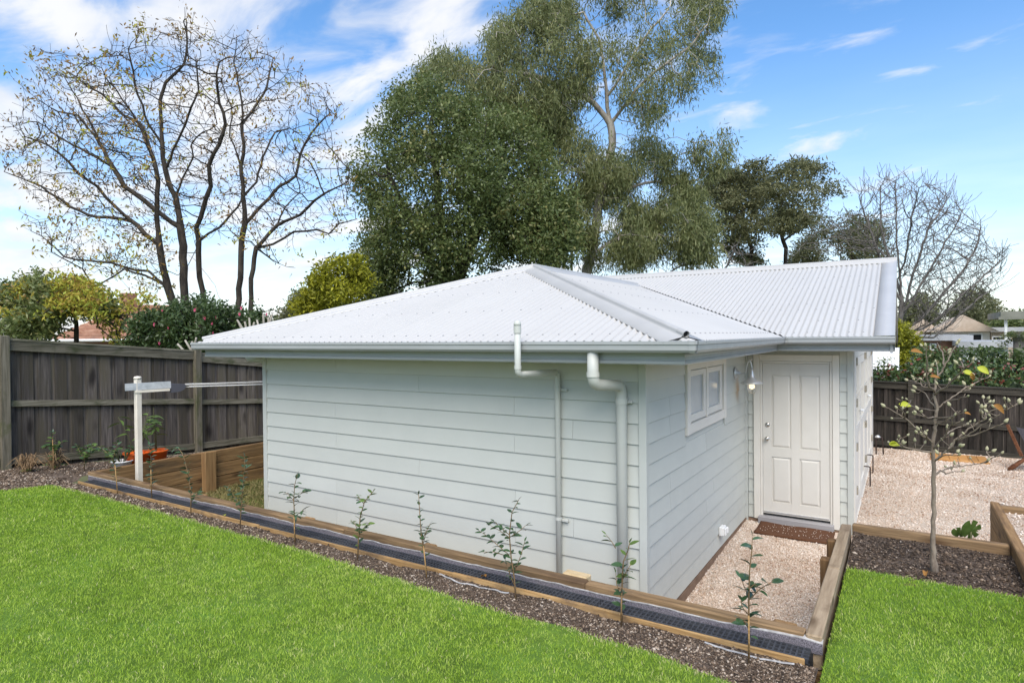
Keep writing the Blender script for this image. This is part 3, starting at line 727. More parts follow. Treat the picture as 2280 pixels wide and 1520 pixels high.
# folding doors down the right-hand side
part('wall', boxm('wall', XR-.12, XR-.02, YI+.01, 9.35, -.05, 2.386), 'board', cabin)
for r, zb in enumerate(rows): part('weatherboard', as_mesh('weatherboard', prism([(XR+.0, zb), (XR+.018, zb), (XR+.006, zb+DZ), (XR, zb+DZ)], 'y', YI+.04, 9.26)), 'board', cabin)
part('door_post', boxm('door_post', XR-.06, XR+.03, 9.28, 9.595, -.03, 2.38, .004), 'cream', cabin)
part('door_post', boxm('door_post', XR-.06, XR+.03, 14.63, 15.22, -.03, 2.38, .004), 'cream', cabin)
part('door_head', boxm('door_head', XR-.06, XR+.025, 9.597, 14.628, 2.25, 2.38, .004), 'cream', cabin)
part('door_track', boxm('door_track', XR-.06, XR+.03, 9.597, 14.628, -.05, .045, .004), 'cream', cabin)
lw = (14.62-9.60)/4
for k in range(4):
    a, b = 9.60+k*lw+.003, 9.60+(k+1)*lw-.003; off = .004*(k % 2)
    bm = bmesh.new()
    for (p, q, zb, zt) in ((a, a+.11, .05, 2.24), (b-.11, b, .05, 2.24), (a+.11, b-.11, .05, .27), (a+.11, b-.11, 2.12, 2.24), (a+.11, b-.11, 1.12, 1.26)): box(XR-.03, XR+.012+off, p+.0005, q-.0005, zb, zt, .002, bm)
    for j in (1, 2, 3): box(XR-.02, XR+.004, a+.11+(lw-.226)*j/4-.011, a+.11+(lw-.226)*j/4+.011, 1.262, 2.118, 0, bm)
    box(XR-.02, XR+.004, a+.112, b-.112, 1.68, 1.702, 0, bm)
    for j in range(7):
        w7 = (lw-.226)/7; box(XR-.018, XR-.004, a+.11+w7*j+.004, a+.11+w7*(j+1)-.004, .27, 1.12, 0, bm)
    fd = part('folding_door', as_mesh('folding_door', bm), 'cream', cabin)
    part('pane', boxm('pane', XR-.026, XR-.02, a+.11, b-.11, .27, 2.12), 'pane', fd)
    for zh in (.45, 1.04, 1.64, 2.20):
        if k in (0, 2): part('hinge', boxm('hinge', XR+.017, XR+.048, a-.02, a+.07, zh-.055, zh+.055, .004), 'hinge', fd)
        if k in (1, 3): part('hinge', boxm('hinge', XR+.017, XR+.048, b-.07, b+.02, zh-.055, zh+.055, .004), 'hinge', fd)
    if k in (0, 2): part('handle', boxm('handle', XR+.017, XR+.07, b-.13, b-.07, 1.40, 1.44, .01), 'white_paint', fd)
for (yy, zz) in ((13.05, .214), (11.9, .2)):
    V = fillet([(XR+.01, yy, .36), (XR+.10, yy, .36), (XR+.10, yy, .02)], .03)
    part('drop_bolt', tubes_mesh('drop_bolt', [(V, .011)], 6), 'iron', cabin)
# rainwater and vent pipes
def pipe(name, pts, r, rr=.06):
    return part(name, tubes_mesh(name, [(fillet(pts, rr, 6), r)], 14), 'pipe', cabin)
def collar(parent, p, r, l=.035):
    V, Fc = tube_np([np.array(p)-[0, 0, l/2], np.array(p)+[0, 0, l/2]], r*1.12, 14, cap=False); part('collar', mesh_np('collar', V, Fc, smooth=True), 'pipe', parent)
yv = Y0-.665
vt = at(1152, 728, y=yv); vb = at(1158, 834, y=yv); vx = at(1241, 828, y=Y0-.055)
vp = pipe('vent_pipe', [(vt[0], yv, vt[2]), (vt[0], yv, vb[2]), (vx[0], Y0-.055, vx[2]), (vx[0], Y0-.055, -.05)], .0265, .05)
collar(vp, (vt[0], yv, vt[2]-.02), .028, .06); collar(vp, (vt[0], yv, vb[2]+.06), .027, .03); collar(vp, (vx[0], Y0-.055, vx[2]-.14), .027, .03); collar(vp, (vx[0], Y0-.055, .95), .027, .03)
part('vent_cap', as_mesh('vent_cap', lathe([(.03, 0), (.031, .02), (.026, .036), (.014, .046), (.001, .048)], (vt[0], yv, vt[2]+.008), 14)), 'pipe', vp)
p2 = at(1320, 800, y=Y0-.545); p2x = at(1383, 850, y=Y0-.075)
dp = pipe('downpipe', [(p2[0], Y0-.545, 2.465), (p2[0], Y0-.545, p2x[2]+.01), (p2x[0], Y0-.075, p2x[2]-.03), (p2x[0], Y0-.075, -.05)], .046, .085)
collar(dp, (p2[0], Y0-.545, p2x[2]+.09), .046, .04); collar(dp, (p2x[0], Y0-.075, p2x[2]-.16), .046, .05)
for (xx, yy, zz) in ((vx[0], Y0-.03, vx[2]-.16), (p2x[0], Y0-.035, p2x[2]-.17), (vx[0], Y0-.03, .93)):
    part('pipe_clip', boxm('pipe_clip', xx-.01, xx+.085, yy-.012, yy+.012, zz-.012, zz+.012, .003), 'pipe', cabin)
lp = pipe('downpipe', [(XL-.55, 5.13, 2.46), (XL-.55, 5.13, 2.33), (XL-.07, 5.16, 2.30), (XL-.07, 5.16, .2)], .045, .08)

# ------------------------------------------------------------------ lamp and outlet on the side wall
ly, lz = 8.28, 2.09
lamp = thing('wall_lamp', 'galvanised gooseneck barn lamp with clear glass on the cabin wall', 'lamp', (XA+.02, ly, lz))
part('wall_plate', as_mesh('wall_plate', lathe([(.001, .02), (.075, .02), (.078, .03), (.06, .045), (.03, .052), (.015, .09), (.001, .092)], (XA, ly, lz), 20, 'x')), 'silver', lamp)
ax_ = at(1674, 840, y=ly)[0]
arm = [(XA+.07, ly, lz-.005), (XA+.15, ly, lz-.008), (XA+.165, ly, lz+.10), (XA+.19, ly, lz+.165), (XA+.24, ly, lz+.18), (ax_-.02, ly, lz+.165), (ax_, ly, lz+.10), (ax_, ly, lz+.04)]
part('arm', tubes_mesh('arm', [(fillet(arm, .05, 5), .0085)], 8), 'silver', lamp)
zc_ = at(1674, 853, y=ly)[2]
part('lamp_shade', as_mesh('lamp_shade', lathe([(.016, lz+.07-zc_), (.02, .14), (.03, .105), (.034, .07), (.05, .062), (.062, .045), (.128, .012), (.134, 0), (.13, -.004), (.058, .036), (.02, .05)], (ax_, ly, zc_), 28)), 'silver', lamp)
part('glass_jar', as_mesh('glass_jar', lathe([(.052, .03), (.054, -.06), (.049, -.10), (.034, -.125), (.001, -.134)], (ax_, ly, zc_), 20)), 'glass', lamp)
part('bulb', as_mesh('bulb', lathe([(.012, .03), (.014, 0), (.026, -.035), (.024, -.06), (.001, -.075)], (ax_, ly, zc_), 14)), 'bulb', lamp)
oy, oz = 7.47, .285
out = thing('power_outlet', 'white weatherproof power outlet low on the side wall', 'outlet', (XA, oy, oz))
part('box', boxm('box', XA+.019, XA+.075, oy-.07, oy+.06, oz-.05, oz+.055, .008), 'white_paint', out)
part('cover', boxm('cover', XA+.076, XA+.095, oy-.06, oy+.0, oz-.04, oz+.045, .006), 'white_paint', out)
part('switch', boxm('switch', XA+.076, XA+.105, oy+.012, oy+.055, oz-.03, oz+.04, .008), 'white_paint', out)

# ------------------------------------------------------------------ retaining timbers
rt = thing('retaining_wall', 'long low retaining wall of timber sleepers in front of the cabin', 'retaining wall', (-4.6, 3.88, 0))
def sleeper(name, parent, m, *a): return part(name, as_mesh(name, box(*a, bev=.008, rough=.002)), m, parent)
xs_ = [-8.9, -6.55, -4.2, -1.85, -.475]
for r in range(4):
    for i, (a, b) in enumerate(zip(xs_, xs_[1:])):
        sleeper('sleeper', rt, 'sleeper_x', a+.002, b-.002, 3.843+.003*(r % 2), 3.925, ZS-.2*(r+1)+.003, ZS-.2*r-random.uniform(0, .004))
for (bx, w_) in ((-7.6, .06), (-6.6, .07), (-4.834, .065), (-3.336, .06), (-1.972, .095), (-.60, .065)):
    sleeper('post', rt, 'sleeper_z' if bx != -1.972 else 'sandstone', bx-w_, bx+w_, 3.932, 4.02, -.1, ZS-.03+(.03 if bx == -1.972 else 0))
sw = thing('retaining_wall', 'short timber sleeper retaining wall beside the gravel court', 'retaining wall', (-.42, 5, 0))
for r in range(5):
    for (a, b) in ((3.838, 5.02), (5.022, 6.23)):
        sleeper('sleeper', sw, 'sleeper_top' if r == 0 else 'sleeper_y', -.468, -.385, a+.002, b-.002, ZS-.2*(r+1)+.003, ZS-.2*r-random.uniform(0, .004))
for yy in (5.36, 5.86): sleeper('post', sw, 'post_brown', -.545, -.472, yy-.04, yy+.04, -.1, ZS-.05)
pw = thing('planter_wall', 'timber sleeper wall behind the young magnolia bed', 'planter wall', (.2, 6.26, 0))
for r in range(5): sleeper('sleeper', pw, 'sleeper_x', -.38, .715, 6.235, 6.31, ZS-.2*(r+1)+.003, ZS-.2*r-.001)
tw = thing('terrace_wall', 'timber sleeper wall holding the raised gravel at right edge', 'terrace wall', (.76, 6.3, 0))
for r in range(4):
    for (a, b) in ((4.3, 6.0), (6.002, 7.64)):
        sleeper('sleeper', tw, 'sleeper_y', .725, .80, a, b-.002, .93-.2*(r+1)+.003, .93-.2*r)
sleeper('post', tw, 'post_brown', .63, .72, 6.62, 6.70, -.1, .80)
sleeper('sleeper', tw, 'sleeper_x', .802, 2.6, 7.6, 7.68, .7, .90)
lw_ = thing('retaining_wall', 'three high timber sleeper wall left of the cabin with a stout post', 'retaining wall', (-8.86, 6, .2))
for r in range(4):
    for (a, b) in ((3.93, 5.40), (5.402, 7.8), (7.802, 10.2)):
        sleeper('sleeper', lw_, 'sleeper_y', -8.90, -8.825, a+.002, b-.002, ZS-.2*(r+1)+.004, ZS-.2*r-random.uniform(.0, .005))
for yy in (5.42, 7.85): sleeper('post', lw_, 'sleeper_z', -8.82, -8.72, yy-.09, yy+.09, .1, ZS+.015)

# ------------------------------------------------------------------ drain, fabric, edging
dr = thing('drain', 'long black plastic slotted drain along the timber wall', 'drain', (-4.5, 3.76, .8))
part('channel', as_mesh('channel', prism([(3.69, .70), (3.835, .70), (3.835, .80), (3.825, .80), (3.825, .712), (3.70, .712), (3.70, .80), (3.69, .80)], 'x', -8.72, -.43)), 'dark', dr)
xg = -8.70; gmesh = None
while xg < -.5:
    L = min(1.0, -.435-xg)
    if gmesh is None or L < .995:
        bm = bmesh.new()
        for (a, b) in ((3.692, 3.706), (3.737, 3.743), (3.782, 3.788), (3.819, 3.833)): box(0, L-.004, a, b, .800, .826, 0, bm)
        m_ = int(L/.03)
        for i in range(m_):
            xx = .012+i*.03
            for (a, b) in ((3.706, 3.737), (3.743, 3.782), (3.788, 3.819)): box(xx, xx+.010, a, b, .803, .824, 0, bm)
        g_m = as_mesh('grate', bm)
        if gmesh is None: gmesh = g_m
    else: g_m = gmesh
    g = part('grate', g_m, 'plastic_black', dr); g.location = (xg, 0, 0)
    xg += 1.0
fb = thing('geotextile', 'strip of grey drainage fabric with white edge beside the drain', 'fabric', (-4.5, 3.84, .8))
V = []; Vw = []; n_ = 420
for i in range(n_):
    x = -8.85+8.47*i/(n_-1); wv = .012*nz(x, 0, 2.6)+.006*nz(x, 2, 9)
    e = max(0, (x+1.3)/.9); top = .858+wv+.010*e; yy = 3.836-.004*abs(nz(x, 5, 4))
    V += [(x, 3.826, .802), (x, yy-.005-.01*e, top-.02), (x, yy-.002, top)]
    Vw += [(x, yy-.004, top-.004), (x, yy-.005, top+.002), (x, yy+.001, top+.003), (x, yy+.002+.02*e*(x > -.8), top+.002+.012*e*(x > -.8))]
part('fabric_sheet', mesh_np('fabric_sheet', V, [(i*3+j, i*3+j+1, i*3+j+4, i*3+j+3) for i in range(n_-1) for j in range(2)], smooth=True), 'fabric', fb)
part('white_edge', mesh_np('white_edge', Vw, [(i*4+j, i*4+j+1, i*4+j+5, i*4+j+4) for i in range(n_-1) for j in range(3)], smooth=True), 'fabric_white', fb)
for (xa_, xb_) in ((-2.95, -2.33), (-.98, -.50)):
    V = []
    for i in range(30):
        x = xa_+(xb_-xa_)*i/29
        yy = 3.63-.028*math.sin(math.pi*i/29)+.006*nz(x, 1, 12); zz = max(soil_z(x, yy), soil_z(x, yy+.01))+.006+.004*nz(x, 2, 20); V += [(x, yy, zz), (x, yy+.010, zz+.005)]
    part('loose_edge', mesh_np('loose_edge', V, [(i*2, i*2+1, i*2+3, i*2+2) for i in range(29)]), 'fabric_white', fb)
ed = thing('timber_edging', 'thin golden timber edging board between drain and mulch bed', 'edging', (-4.5, 3.67, .8))
xe = -8.75
for L in (1.9, 1.7, 2.3, 1.35, 1.05):
    xb = min(xe+L, -.40); part('edging_board', as_mesh('edging_board', box(xe, xb-.004, 3.667+random.uniform(-.003, .003), 3.686, .74, .832+random.uniform(-.006, .004), .003, rough=.002)), 'edging', ed); xe = xb

# ------------------------------------------------------------------ fences
def left_fence():
    f = thing('paling_fence', 'tall weathered grey paling fence on the left boundary', 'fence', (-10.63, 5, .6))
    ys = [.73, 3.55, 6.345, 9.15, 12.0]
    top = lambda y: float(np.interp(y, [.7, 3.55, 6.34, 6.36, 9.15, 12], [2.86, 2.615, 2.375, 2.34, 2.02, 1.8]))
    bot = lambda y: float(np.interp(y, [.7, 3.55, 6.34, 9.15, 12], [1.02, .82, .60, .50, .4]))
    for y in ys:
        part('post', as_mesh('post', box(-10.63, -10.53, y-.055, y+.055, .2, top(y)+.05, .006, rough=.003)), 'post', f)
    for a, b in zip(ys, ys[1:]):
        a2, b2 = a+.058, b-.058
        for (fz_, h, th) in ((lambda y: top(y)-.015, .135, .05), (lambda y: bot(y)+.525*(top(y)-bot(y)), .085, .045), (lambda y: bot(y)+.14, .10, .045)):
            za, zb = fz_(a2), fz_(b2)
            part('rail', as_mesh('rail', prism([(a2, za-h), (b2, zb-h), (b2, zb), (a2, za)], 'x', -10.635, -10.635+th)), 'rail', f)
        part('top_cap', as_mesh('top_cap', prism([(a2, top(a2)-.012), (b2, top(b2)-.012), (b2, top(b2)+.018), (a2, top(a2)+.018)], 'x', -10.70, -10.575)), 'rail', f)
        y = a+.01; k = 0
        while y < b-.02:
            w1 = random.uniform(.142, .158); e = min(y+w1, b)
            t = random.uniform(-.006, .006)
            part('paling', as_mesh('paling', prism([(y, bot(y)-.02), (e, bot(e)-.02), (e+t*.3, top(e)-.014), (y+t*.3, top(y)-.014)], 'x', -10.655, -10.638-random.uniform(0, .004))), 'paling', f)
            g = random.uniform(.05, .065); e2 = min(e+g+.03, b)
            if e2 > e-.02: part('paling', as_mesh('paling', prism([(e-.03, bot(e)-.02), (e2, bot(e2)-.02), (e2, top(e2)-.014), (e-.03, top(e)-.014)], 'x', -10.675, -10.658)), 'paling', f)
            y = e+g
left_fence()
def right_fence():
    f = thing('paling_fence', 'dark low paling fence at the back of the gravel yard', 'fence', (2, 16, 0))
    tp = lambda x: 1.47-.03*x
    xs = [-2.2, .15, 2.6, 5.0]
    for x in xs: part('post', as_mesh('post', box(x-.055, x+.055, 15.91, 16.0, -.1, tp(x)+.09, .006, rough=.003)), 'rail_dark', f)
    for a, b in zip(xs, xs[1:]):
        a2, b2 = a+.058, b-.058
        for (z, h) in ((0, .12), (-.74, .09), (-1.3, .09)):
            part('rail', as_mesh('rail', prism([(a2, tp(a2)+z-h), (b2, tp(b2)+z-h), (b2, tp(b2)+z), (a2, tp(a2)+z)], 'y', 15.955, 15.998)), 'rail_dark', f)
        part('top_cap', as_mesh('top_cap', prism([(a2, tp(a2)+.004), (b2, tp(b2)+.004), (b2, tp(b2)+.03), (a2, tp(a2)+.03)], 'y', 15.93, 16.06)), 'rail_dark', f)
        x = a
        while x < b-.02:
            w1 = random.uniform(.145, .16); e = min(x+w1, b)
            part('paling', as_mesh('paling', prism([(x, -.12), (e, -.12), (e, tp(e)-.002), (x, tp(x)-.002)], 'y', 16.002+random.uniform(0, .004), 16.02)), 'paling_dark', f)
            g = random.uniform(.045, .06); e2 = min(e+g+.03, b)
            part('paling', as_mesh('paling', prism([(e-.03, -.12), (e2, -.12), (e2, tp(e2)-.002), (e-.03, tp(e)-.002)], 'y', 16.024, 16.04)), 'paling_dark', f)
            x = e+g
right_fence()

# ------------------------------------------------------------------ clothes line
px_, py_ = -8.42, 4.24
cl_ = thing('clothesline', 'cream clothesline post with folding arm and strung lines', 'clothesline', (px_, py_, .3))
part('post', as_mesh('post', box(px_-.034, px_+.034, py_-.034, py_+.034, .25, 2.085, .006)), 'pole_cream', cl_)
part('post_cap', as_mesh('post_cap', lathe([(.046, 0), (.047, .012), (.036, .028), (.001, .034)], (px_, py_, 2.086), 16)), 'pole_cream', cl_)
ends = [at(288, 856, y=py_), at(345, 864, y=4.56)]
A_, B_ = np.array([px_-.06, py_-.14, 1.99]), np.array([px_+.055, py_+.38, 1.985])
def slab(p, q, w_, h, z, m, nm, parent):
    dv = q-p; dv[2] = 0; l = np.linalg.norm(dv); dv /= l; nv = np.array([-dv[1], dv[0], 0])
    bm = bmesh.new(); vs = []
    for zz in (z-h/2, z+h/2):
        for (e, sgn) in ((p, -1), (q, -1), (q, 1), (p, 1)): vs.append(bm.verts.new((e[0]+nv[0]*sgn*w_/2, e[1]+nv[1]*sgn*w_/2, zz)))
    for f_ in ((0, 1, 2, 3), (4, 5, 6, 7), (0, 1, 5, 4), (1, 2, 6, 5), (2, 3, 7, 6), (3, 0, 4, 7)): bm.faces.new([vs[i] for i in f_])
    return part(nm, as_mesh(nm, bm), m, parent)
off = np.array([.05, -.01, 0])
slab(A_+off, B_+off, .03, .09, 1.985, 'arm_metal', 'cross_arm', cl_)
slab(A_*.8+B_*.2+off*1.2, B_*.97+A_*.03+off*1.2, .03, .03, 1.92, 'pole_cream', 'brace', cl_)
eb = bmesh.new()
dv = (B_-A_)/np.linalg.norm(B_-A_); q0 = B_+off
prof_ = [(0, -.075), (.10, -.07), (.16, -.045), (.185, .0), (.17, .03), (0, .045)]
nv = np.array([-dv[1], dv[0], 0])
A1 = [eb.verts.new(q0+dv*a+nv*.03+np.array([0, 0, b-.03])) for a, b in prof_]; B1 = [eb.verts.new(q0+dv*a-nv*.03+np.array([0, 0, b-.03])) for a, b in prof_]
eb.faces.new(A1); eb.faces.new(B1[::-1])
for i in range(6): eb.faces.new([A1[i], B1[i], B1[(i+1) % 6], A1[(i+1) % 6]])
part('arm_end', as_mesh('arm_end', eb), 'arm_end', cl_)
for (pz, dyy, ez) in ((1.975, .0, 1.99), (1.985, .03, 2.00), (1.945, .01, 1.95), (1.94, .05, 1.965), (1.95, .09, 1.93)):
    p0 = q0+dv*.15+np.array([0, dyy, pz-1.985]); p1 = np.array([XL-.005, 7.1+dyy*6, ez+.04])
    pts = [p0*(1-t)+p1*t+np.array([0, 0, -.03*math.sin(math.pi*t)]) for t in np.linspace(0, 1, 9)]
    part('washing_line', tubes_mesh('washing_line', [(pts, .004)], 5), 'line', cl_)

# ------------------------------------------------------------------ leaves and small plants
def leaf_proto(name, L=1.0, W=.46, curl=.12, fold=.10, m='leaf_sap', n=5):
    V = []; Fc = []
    for i in range(n+1):
        t = i/n; w_ = W*.5*math.sin(math.pi*min(1, t**.85))**.8 if 0 < t < 1 else 0.0
        zc = -curl*t*t; V += [(L*t, -w_, zc+fold*w_*2), (L*t, 0, zc), (L*t, w_, zc+fold*w_*2)]
    for i in range(n):
        for j in range(2): Fc.append((i*3+j, (i+1)*3+j, (i+1)*3+j+1, i*3+j+1))
    bm = bmesh.new(); vs = [bm.verts.new(v) for v in V]
    for f in Fc:
        ff = bm.faces.new([vs[i] for i in f]); ff.smooth = True
    bmesh.ops.remove_doubles(bm, verts=bm.verts, dist=1e-5)
    me = bpy.data.meshes.new(name); bm.to_mesh(me); bm.free(); me.materials.append(MATS[m]); return me
LEAF = {'sap': leaf_proto('leaf', 1, .5), 'sap2': leaf_proto('leaf', 1, .42, .3, .18), 'new': leaf_proto('leaf', 1, .48, .1, .12, 'leaf_new'),
        'long': leaf_proto('leaf', 1, .3, .35, .1, 'leaf_new'), 'yellow': leaf_proto('leaf', 1, .6, .22, .3, 'leaf_yellow', 7), 'rust': leaf_proto('leaf', 1, .5, .5, .5, 'leaf_rust', 7)}
def place(me, pos, direc, size, parent, roll=0.0, name='leaf'):
    d_ = Vector([float(v) for v in direc]).normalized()
    q = d_.to_track_quat('X', 'Z').to_matrix().to_4x4() @ Matrix.Rotation(roll, 4, 'X')
    o = bpy.data.objects.new(name, me); COL.objects.link(o); o.parent = parent
    M_ = Matrix.Translation(Vector([float(v) for v in pos])) @ q @ Matrix.Scale(size, 4)
    if parent.name in BASES: M_ = BASES[parent.name] @ M_
    o.matrix_local = M_
    return o
def sapling(label, base, y, stems, leaves_per_m=36, size=.045, kinds=('sap', 'sap2'), seed=0, stake=None, newtop=False, droop=.1):
    """stems: list of photo polylines, first is the trunk; y = plane of the plant"""
    rs = random.Random(seed)
    p0 = at(*base, y=y); gz_ = soil_z(p0[0], y)-.02
    t = thing('camellia_sapling', label, 'sapling', (p0[0], y, gz_), 'camellia saplings along the bed')
    items = []; leafs = []
    for si, pl in enumerate(stems):
        dpt = rs.uniform(-.07, .07) if si else 0
        pts = []
        for i, (u, v) in enumerate(pl):
            f = i/max(1, len(pl)-1); pts.append(at(u, v, y=y+dpt*f))
        if si == 0: pts[0] = np.array([pts[0][0], y, gz_])
        pts = np.array(pts); sg = np.linalg.norm(np.diff(pts, axis=0), axis=1); L = sg.sum()
        r0, r1 = (.0062, .0022) if si == 0 else (.003, .0015)
        items.append((pts, np.linspace(r0, r1, len(pts))))
        nl = max(2, int(L*leaves_per_m*(1 if si else .8))); cum = np.r_[0, np.cumsum(sg)]
        for k in range(nl):
            s_ = L*((k+rs.random()*.8)/nl)
            if si == 0 and s_ < L*.22: continue
            i = min(len(sg)-1, int(np.searchsorted(cum, s_)-1)); i = max(0, i); f = (s_-cum[i])/max(sg[i], 1e-6)
            pos = pts[i]*(1-f)+pts[i+1]*f; tn = (pts[i+1]-pts[i])/max(sg[i], 1e-6)
            a = k*2.4+rs.random(); side = np.array([math.cos(a), math.sin(a), rs.uniform(-.15, .35)])
            dirv = side*.9+tn*rs.uniform(.2, .7)+np.array([0, 0, -droop])
            topk = s_/L
            leafs.append((pos, dirv, size*rs.uniform(1.0, 1.75), 'new' if (newtop and topk > .75) else rs.choice(kinds), rs.uniform(-.6, .6)))
        tn = (pts[-1]-pts[-2]); tn = tn/np.linalg.norm(tn)
        leafs.append((pts[-1], tn+np.array([rs.uniform(-.3, .3), rs.uniform(-.3, .3), 0]), size*.9, 'new' if newtop else 'sap', 0))
    part('stem', tubes_mesh('stem', items, 6), 'stem', t)
    if stake:
        a, b = stake; pa, pb = at(*a, y=y-.02), at(*b, y=y-.02); part('stake', tubes_mesh('stake', [([pa, pb], .005)], 6), 'edging', t)
    for pos, dv_, s_, kd, rl in leafs: place(LEAF[kd], pos, dv_, s_, t, rl)
    return t
ya = 3.56
sapling('camellia sapling nearest the drain end with large leaves at its tip', (1668, 1468), 3.535,
        [[(1667, 1475), (1668, 1400), (1667, 1340), (1669, 1270), (1674, 1225), (1675, 1195)], [(1668, 1330), (1655, 1300), (1648, 1285)], [(1668, 1335), (1690, 1312), (1712, 1298), (1722, 1292)],
         [(1668, 1400), (1655, 1380), (1648, 1375)], [(1667, 1310), (1680, 1300), (1695, 1310)], [(1668, 1370), (1652, 1350), (1650, 1335)]], 40, .052, seed=3, stake=((1668, 1462), (1667, 1370)))
sapling('camellia sapling in front of the wide downpipe', (1385, 1385), 3.59,
        [[(1383, 1390), (1384, 1340), (1386, 1280), (1388, 1250), (1398, 1225), (1402, 1208)], [(1384, 1330), (1373, 1300), (1371, 1275)], [(1371, 1220), (1362, 1205), (1350, 1190)], [(1386, 1290), (1396, 1270), (1405, 1255)]], 40, .046, seed=5, stake=((1383, 1382), (1384, 1320)), newtop=True)
sapling('wide spreading camellia sapling left of the thin vent pipe', (1148, 1328), 3.585,
        [[(1149, 1332), (1145, 1285), (1138, 1240), (1134, 1190), (1140, 1140), (1155, 1112)], [(1134, 1235), (1110, 1215), (1088, 1195), (1066, 1180)], [(1134, 1196), (1112, 1180), (1090, 1168)], [(1134, 1190), (1112, 1172), (1100, 1160)],
         [(1122, 1235), (1100, 1228), (1075, 1228)], [(1136, 1195), (1158, 1180), (1172, 1168)], [(1142, 1280), (1160, 1235), (1168, 1205)], [(1144, 1300), (1130, 1265), (1125, 1245)]], 46, .042, seed=8)
sapling('narrow camellia sapling in the middle of the row before the cabin wall', (950, 1282), 3.545,
        [[(951, 1285), (946, 1240), (938, 1190), (935, 1150), (932, 1100)], [(942, 1210), (950, 1180), (958, 1165)], [(940, 1200), (948, 1185), (953, 1175)]], 62, .036, seed=11, stake=((950, 1285), (943, 1215)))
sapling('camellia sapling with pale green leaning tip before the cabin wall', (797, 1242), 3.55,
        [[(796, 1248), (798, 1200), (802, 1150), (812, 1115), (832, 1092)], [(799, 1185), (790, 1165), (783, 1160)], [(799, 1190), (815, 1170), (822, 1163)], [(810, 1120), (800, 1110), (797, 1103)]], 62, .036, kinds=('sap', 'new'), seed=13, newtop=True)
sapling('thin sparse camellia sapling at the left corner of the cabin', (657, 1205), 3.56,
        [[(657, 1208), (656, 1160), (654, 1110), (656, 1080), (662, 1055)], [(655, 1115), (640, 1098), (630, 1095)], [(655, 1150), (668, 1140), (676, 1135)], [(655, 1110), (670, 1098), (680, 1092)]], 42, .048, seed=17, stake=((656, 1206), (655, 1150)))
sapling('camellia sapling just left of the cabin corner over dry grass', (535, 1172), 3.58,
        [[(534, 1178), (537, 1130), (541, 1080), (545, 1040), (545, 1016)], [(537, 1130), (525, 1110), (512, 1090), (505, 1085)]], 62, .052, seed=19)
sapling('camellia sapling with a bent over tip before the stout post', (425, 1140), 3.617,
        [[(425, 1145), (425, 1100), (421, 1065), (415, 1040), (408, 1012), (398, 998), (380, 998)], [(424, 1120), (435, 1105), (444, 1092)]], 52, .052, seed=23)
sapling('slim camellia sapling right of the clothesline post', (338, 1098), 3.72,
        [[(338, 1103), (337, 1060), (336, 1020), (332, 990)]], 76, .05, seed=29, stake=((337, 1098), (336, 1045)))
sapling('camellia sapling at the left end of the drain', (262, 1098), 3.66,
        [[(262, 1102), (258, 1060), (252, 1020), (262, 985)], [(255, 1030), (240, 1008), (222, 995), (205, 990), (190, 993)]], 66, .052, kinds=('sap', 'new'), seed=31, stake=((262, 1098), (256, 1035)))
sapling('short camellia sapling on the mulch near the left fence', (187, 1045), 4.02,
        [[(187, 1050), (188, 1020), (195, 1000)], [(188, 1025), (178, 1005), (170, 990)], [(188, 1022), (205, 1000), (222, 1000)]], 80, .05, kinds=('sap', 'new'), seed=37)
sapling('leftmost camellia sapling with a bamboo stake by the fence', (128, 1045), 3.9,
        [[(121, 1052), (120, 1010), (117, 985), (118, 962)], [(119, 1000), (130, 990), (140, 982)], [(119, 995), (108, 988), (102, 995)]], 80, .05, kinds=('sap', 'new'), seed=41, stake=((120, 1048), (117, 978)))

# pots and tufts in the corner bed
def pot_plant(name, label, cat, base, r, h, potm, n, leafk, size, height, spread, seed):
    rs = random.Random(seed); t = thing(name, label, cat, base)
    x, y, z = base
    part('pot', as_mesh('pot', lathe([(.001, .0), (r*.75, .0), (r*.95, h*.9), (r*1.06, h*.9), (r*1.06, h), (r*.93, h), (r*.9, h*.82), (.001, h*.82)], base, 22)), potm, t)
    it = []
    for k in range(n):
        a = rs.uniform(0, 6.28); q = rs.uniform(.4, 1)*spread; tip = np.array([x+q*math.cos(a), y+q*math.sin(a), z+h+height*rs.uniform(.55, 1)])
        st = np.array([x+.03*math.cos(a), y+.03*math.sin(a), z+h*.8]); md = (st+tip)/2+np.array([0, 0, .05]); it.append(([st, md, tip], [.006, .004, .002]))
        for j in range(rs.randint(4, 6)):
            f = .45+.55*j/5; p = st*(1-f)+tip*f+np.array([0, 0, .05*math.sin(math.pi*f)]); b = a+rs.uniform(-1.6, 1.6)+j*2.2
            place(LEAF[leafk], p, (math.cos(b), math.sin(b), rs.uniform(-.2, .5)), size*rs.uniform(.7, 1.2), t, rs.uniform(-.5, .5))
    part('stems', tubes_mesh('stems', it, 5), 'stem_green', t)
o = at(306, 1040, x=-9.15); pot_plant('potted_plant', 'orange pot with tall long leaved plant behind the clothesline post', 'potted plant', (o[0], o[1], .82), .17, .19, 'pot_orange', 7, 'long', .17, .60, .26, 4)
o = at(338, 1035, x=-9.15); pot_plant('potted_plant', 'second orange pot right of the clothesline post', 'potted plant', (o[0]+.02, o[1]+.06, .80), .15, .20, 'pot_orange', 3, 'long', .15, .65, .12, 9)
o = at(272, 1042, x=-9.12); pot_plant('potted_plant', 'low white pot with small leafy shrub beside the orange pot', 'potted plant', (o[0], o[1], .82), .13, .11, 'white_paint', 12, 'sap', .07, .2, .2, 5)
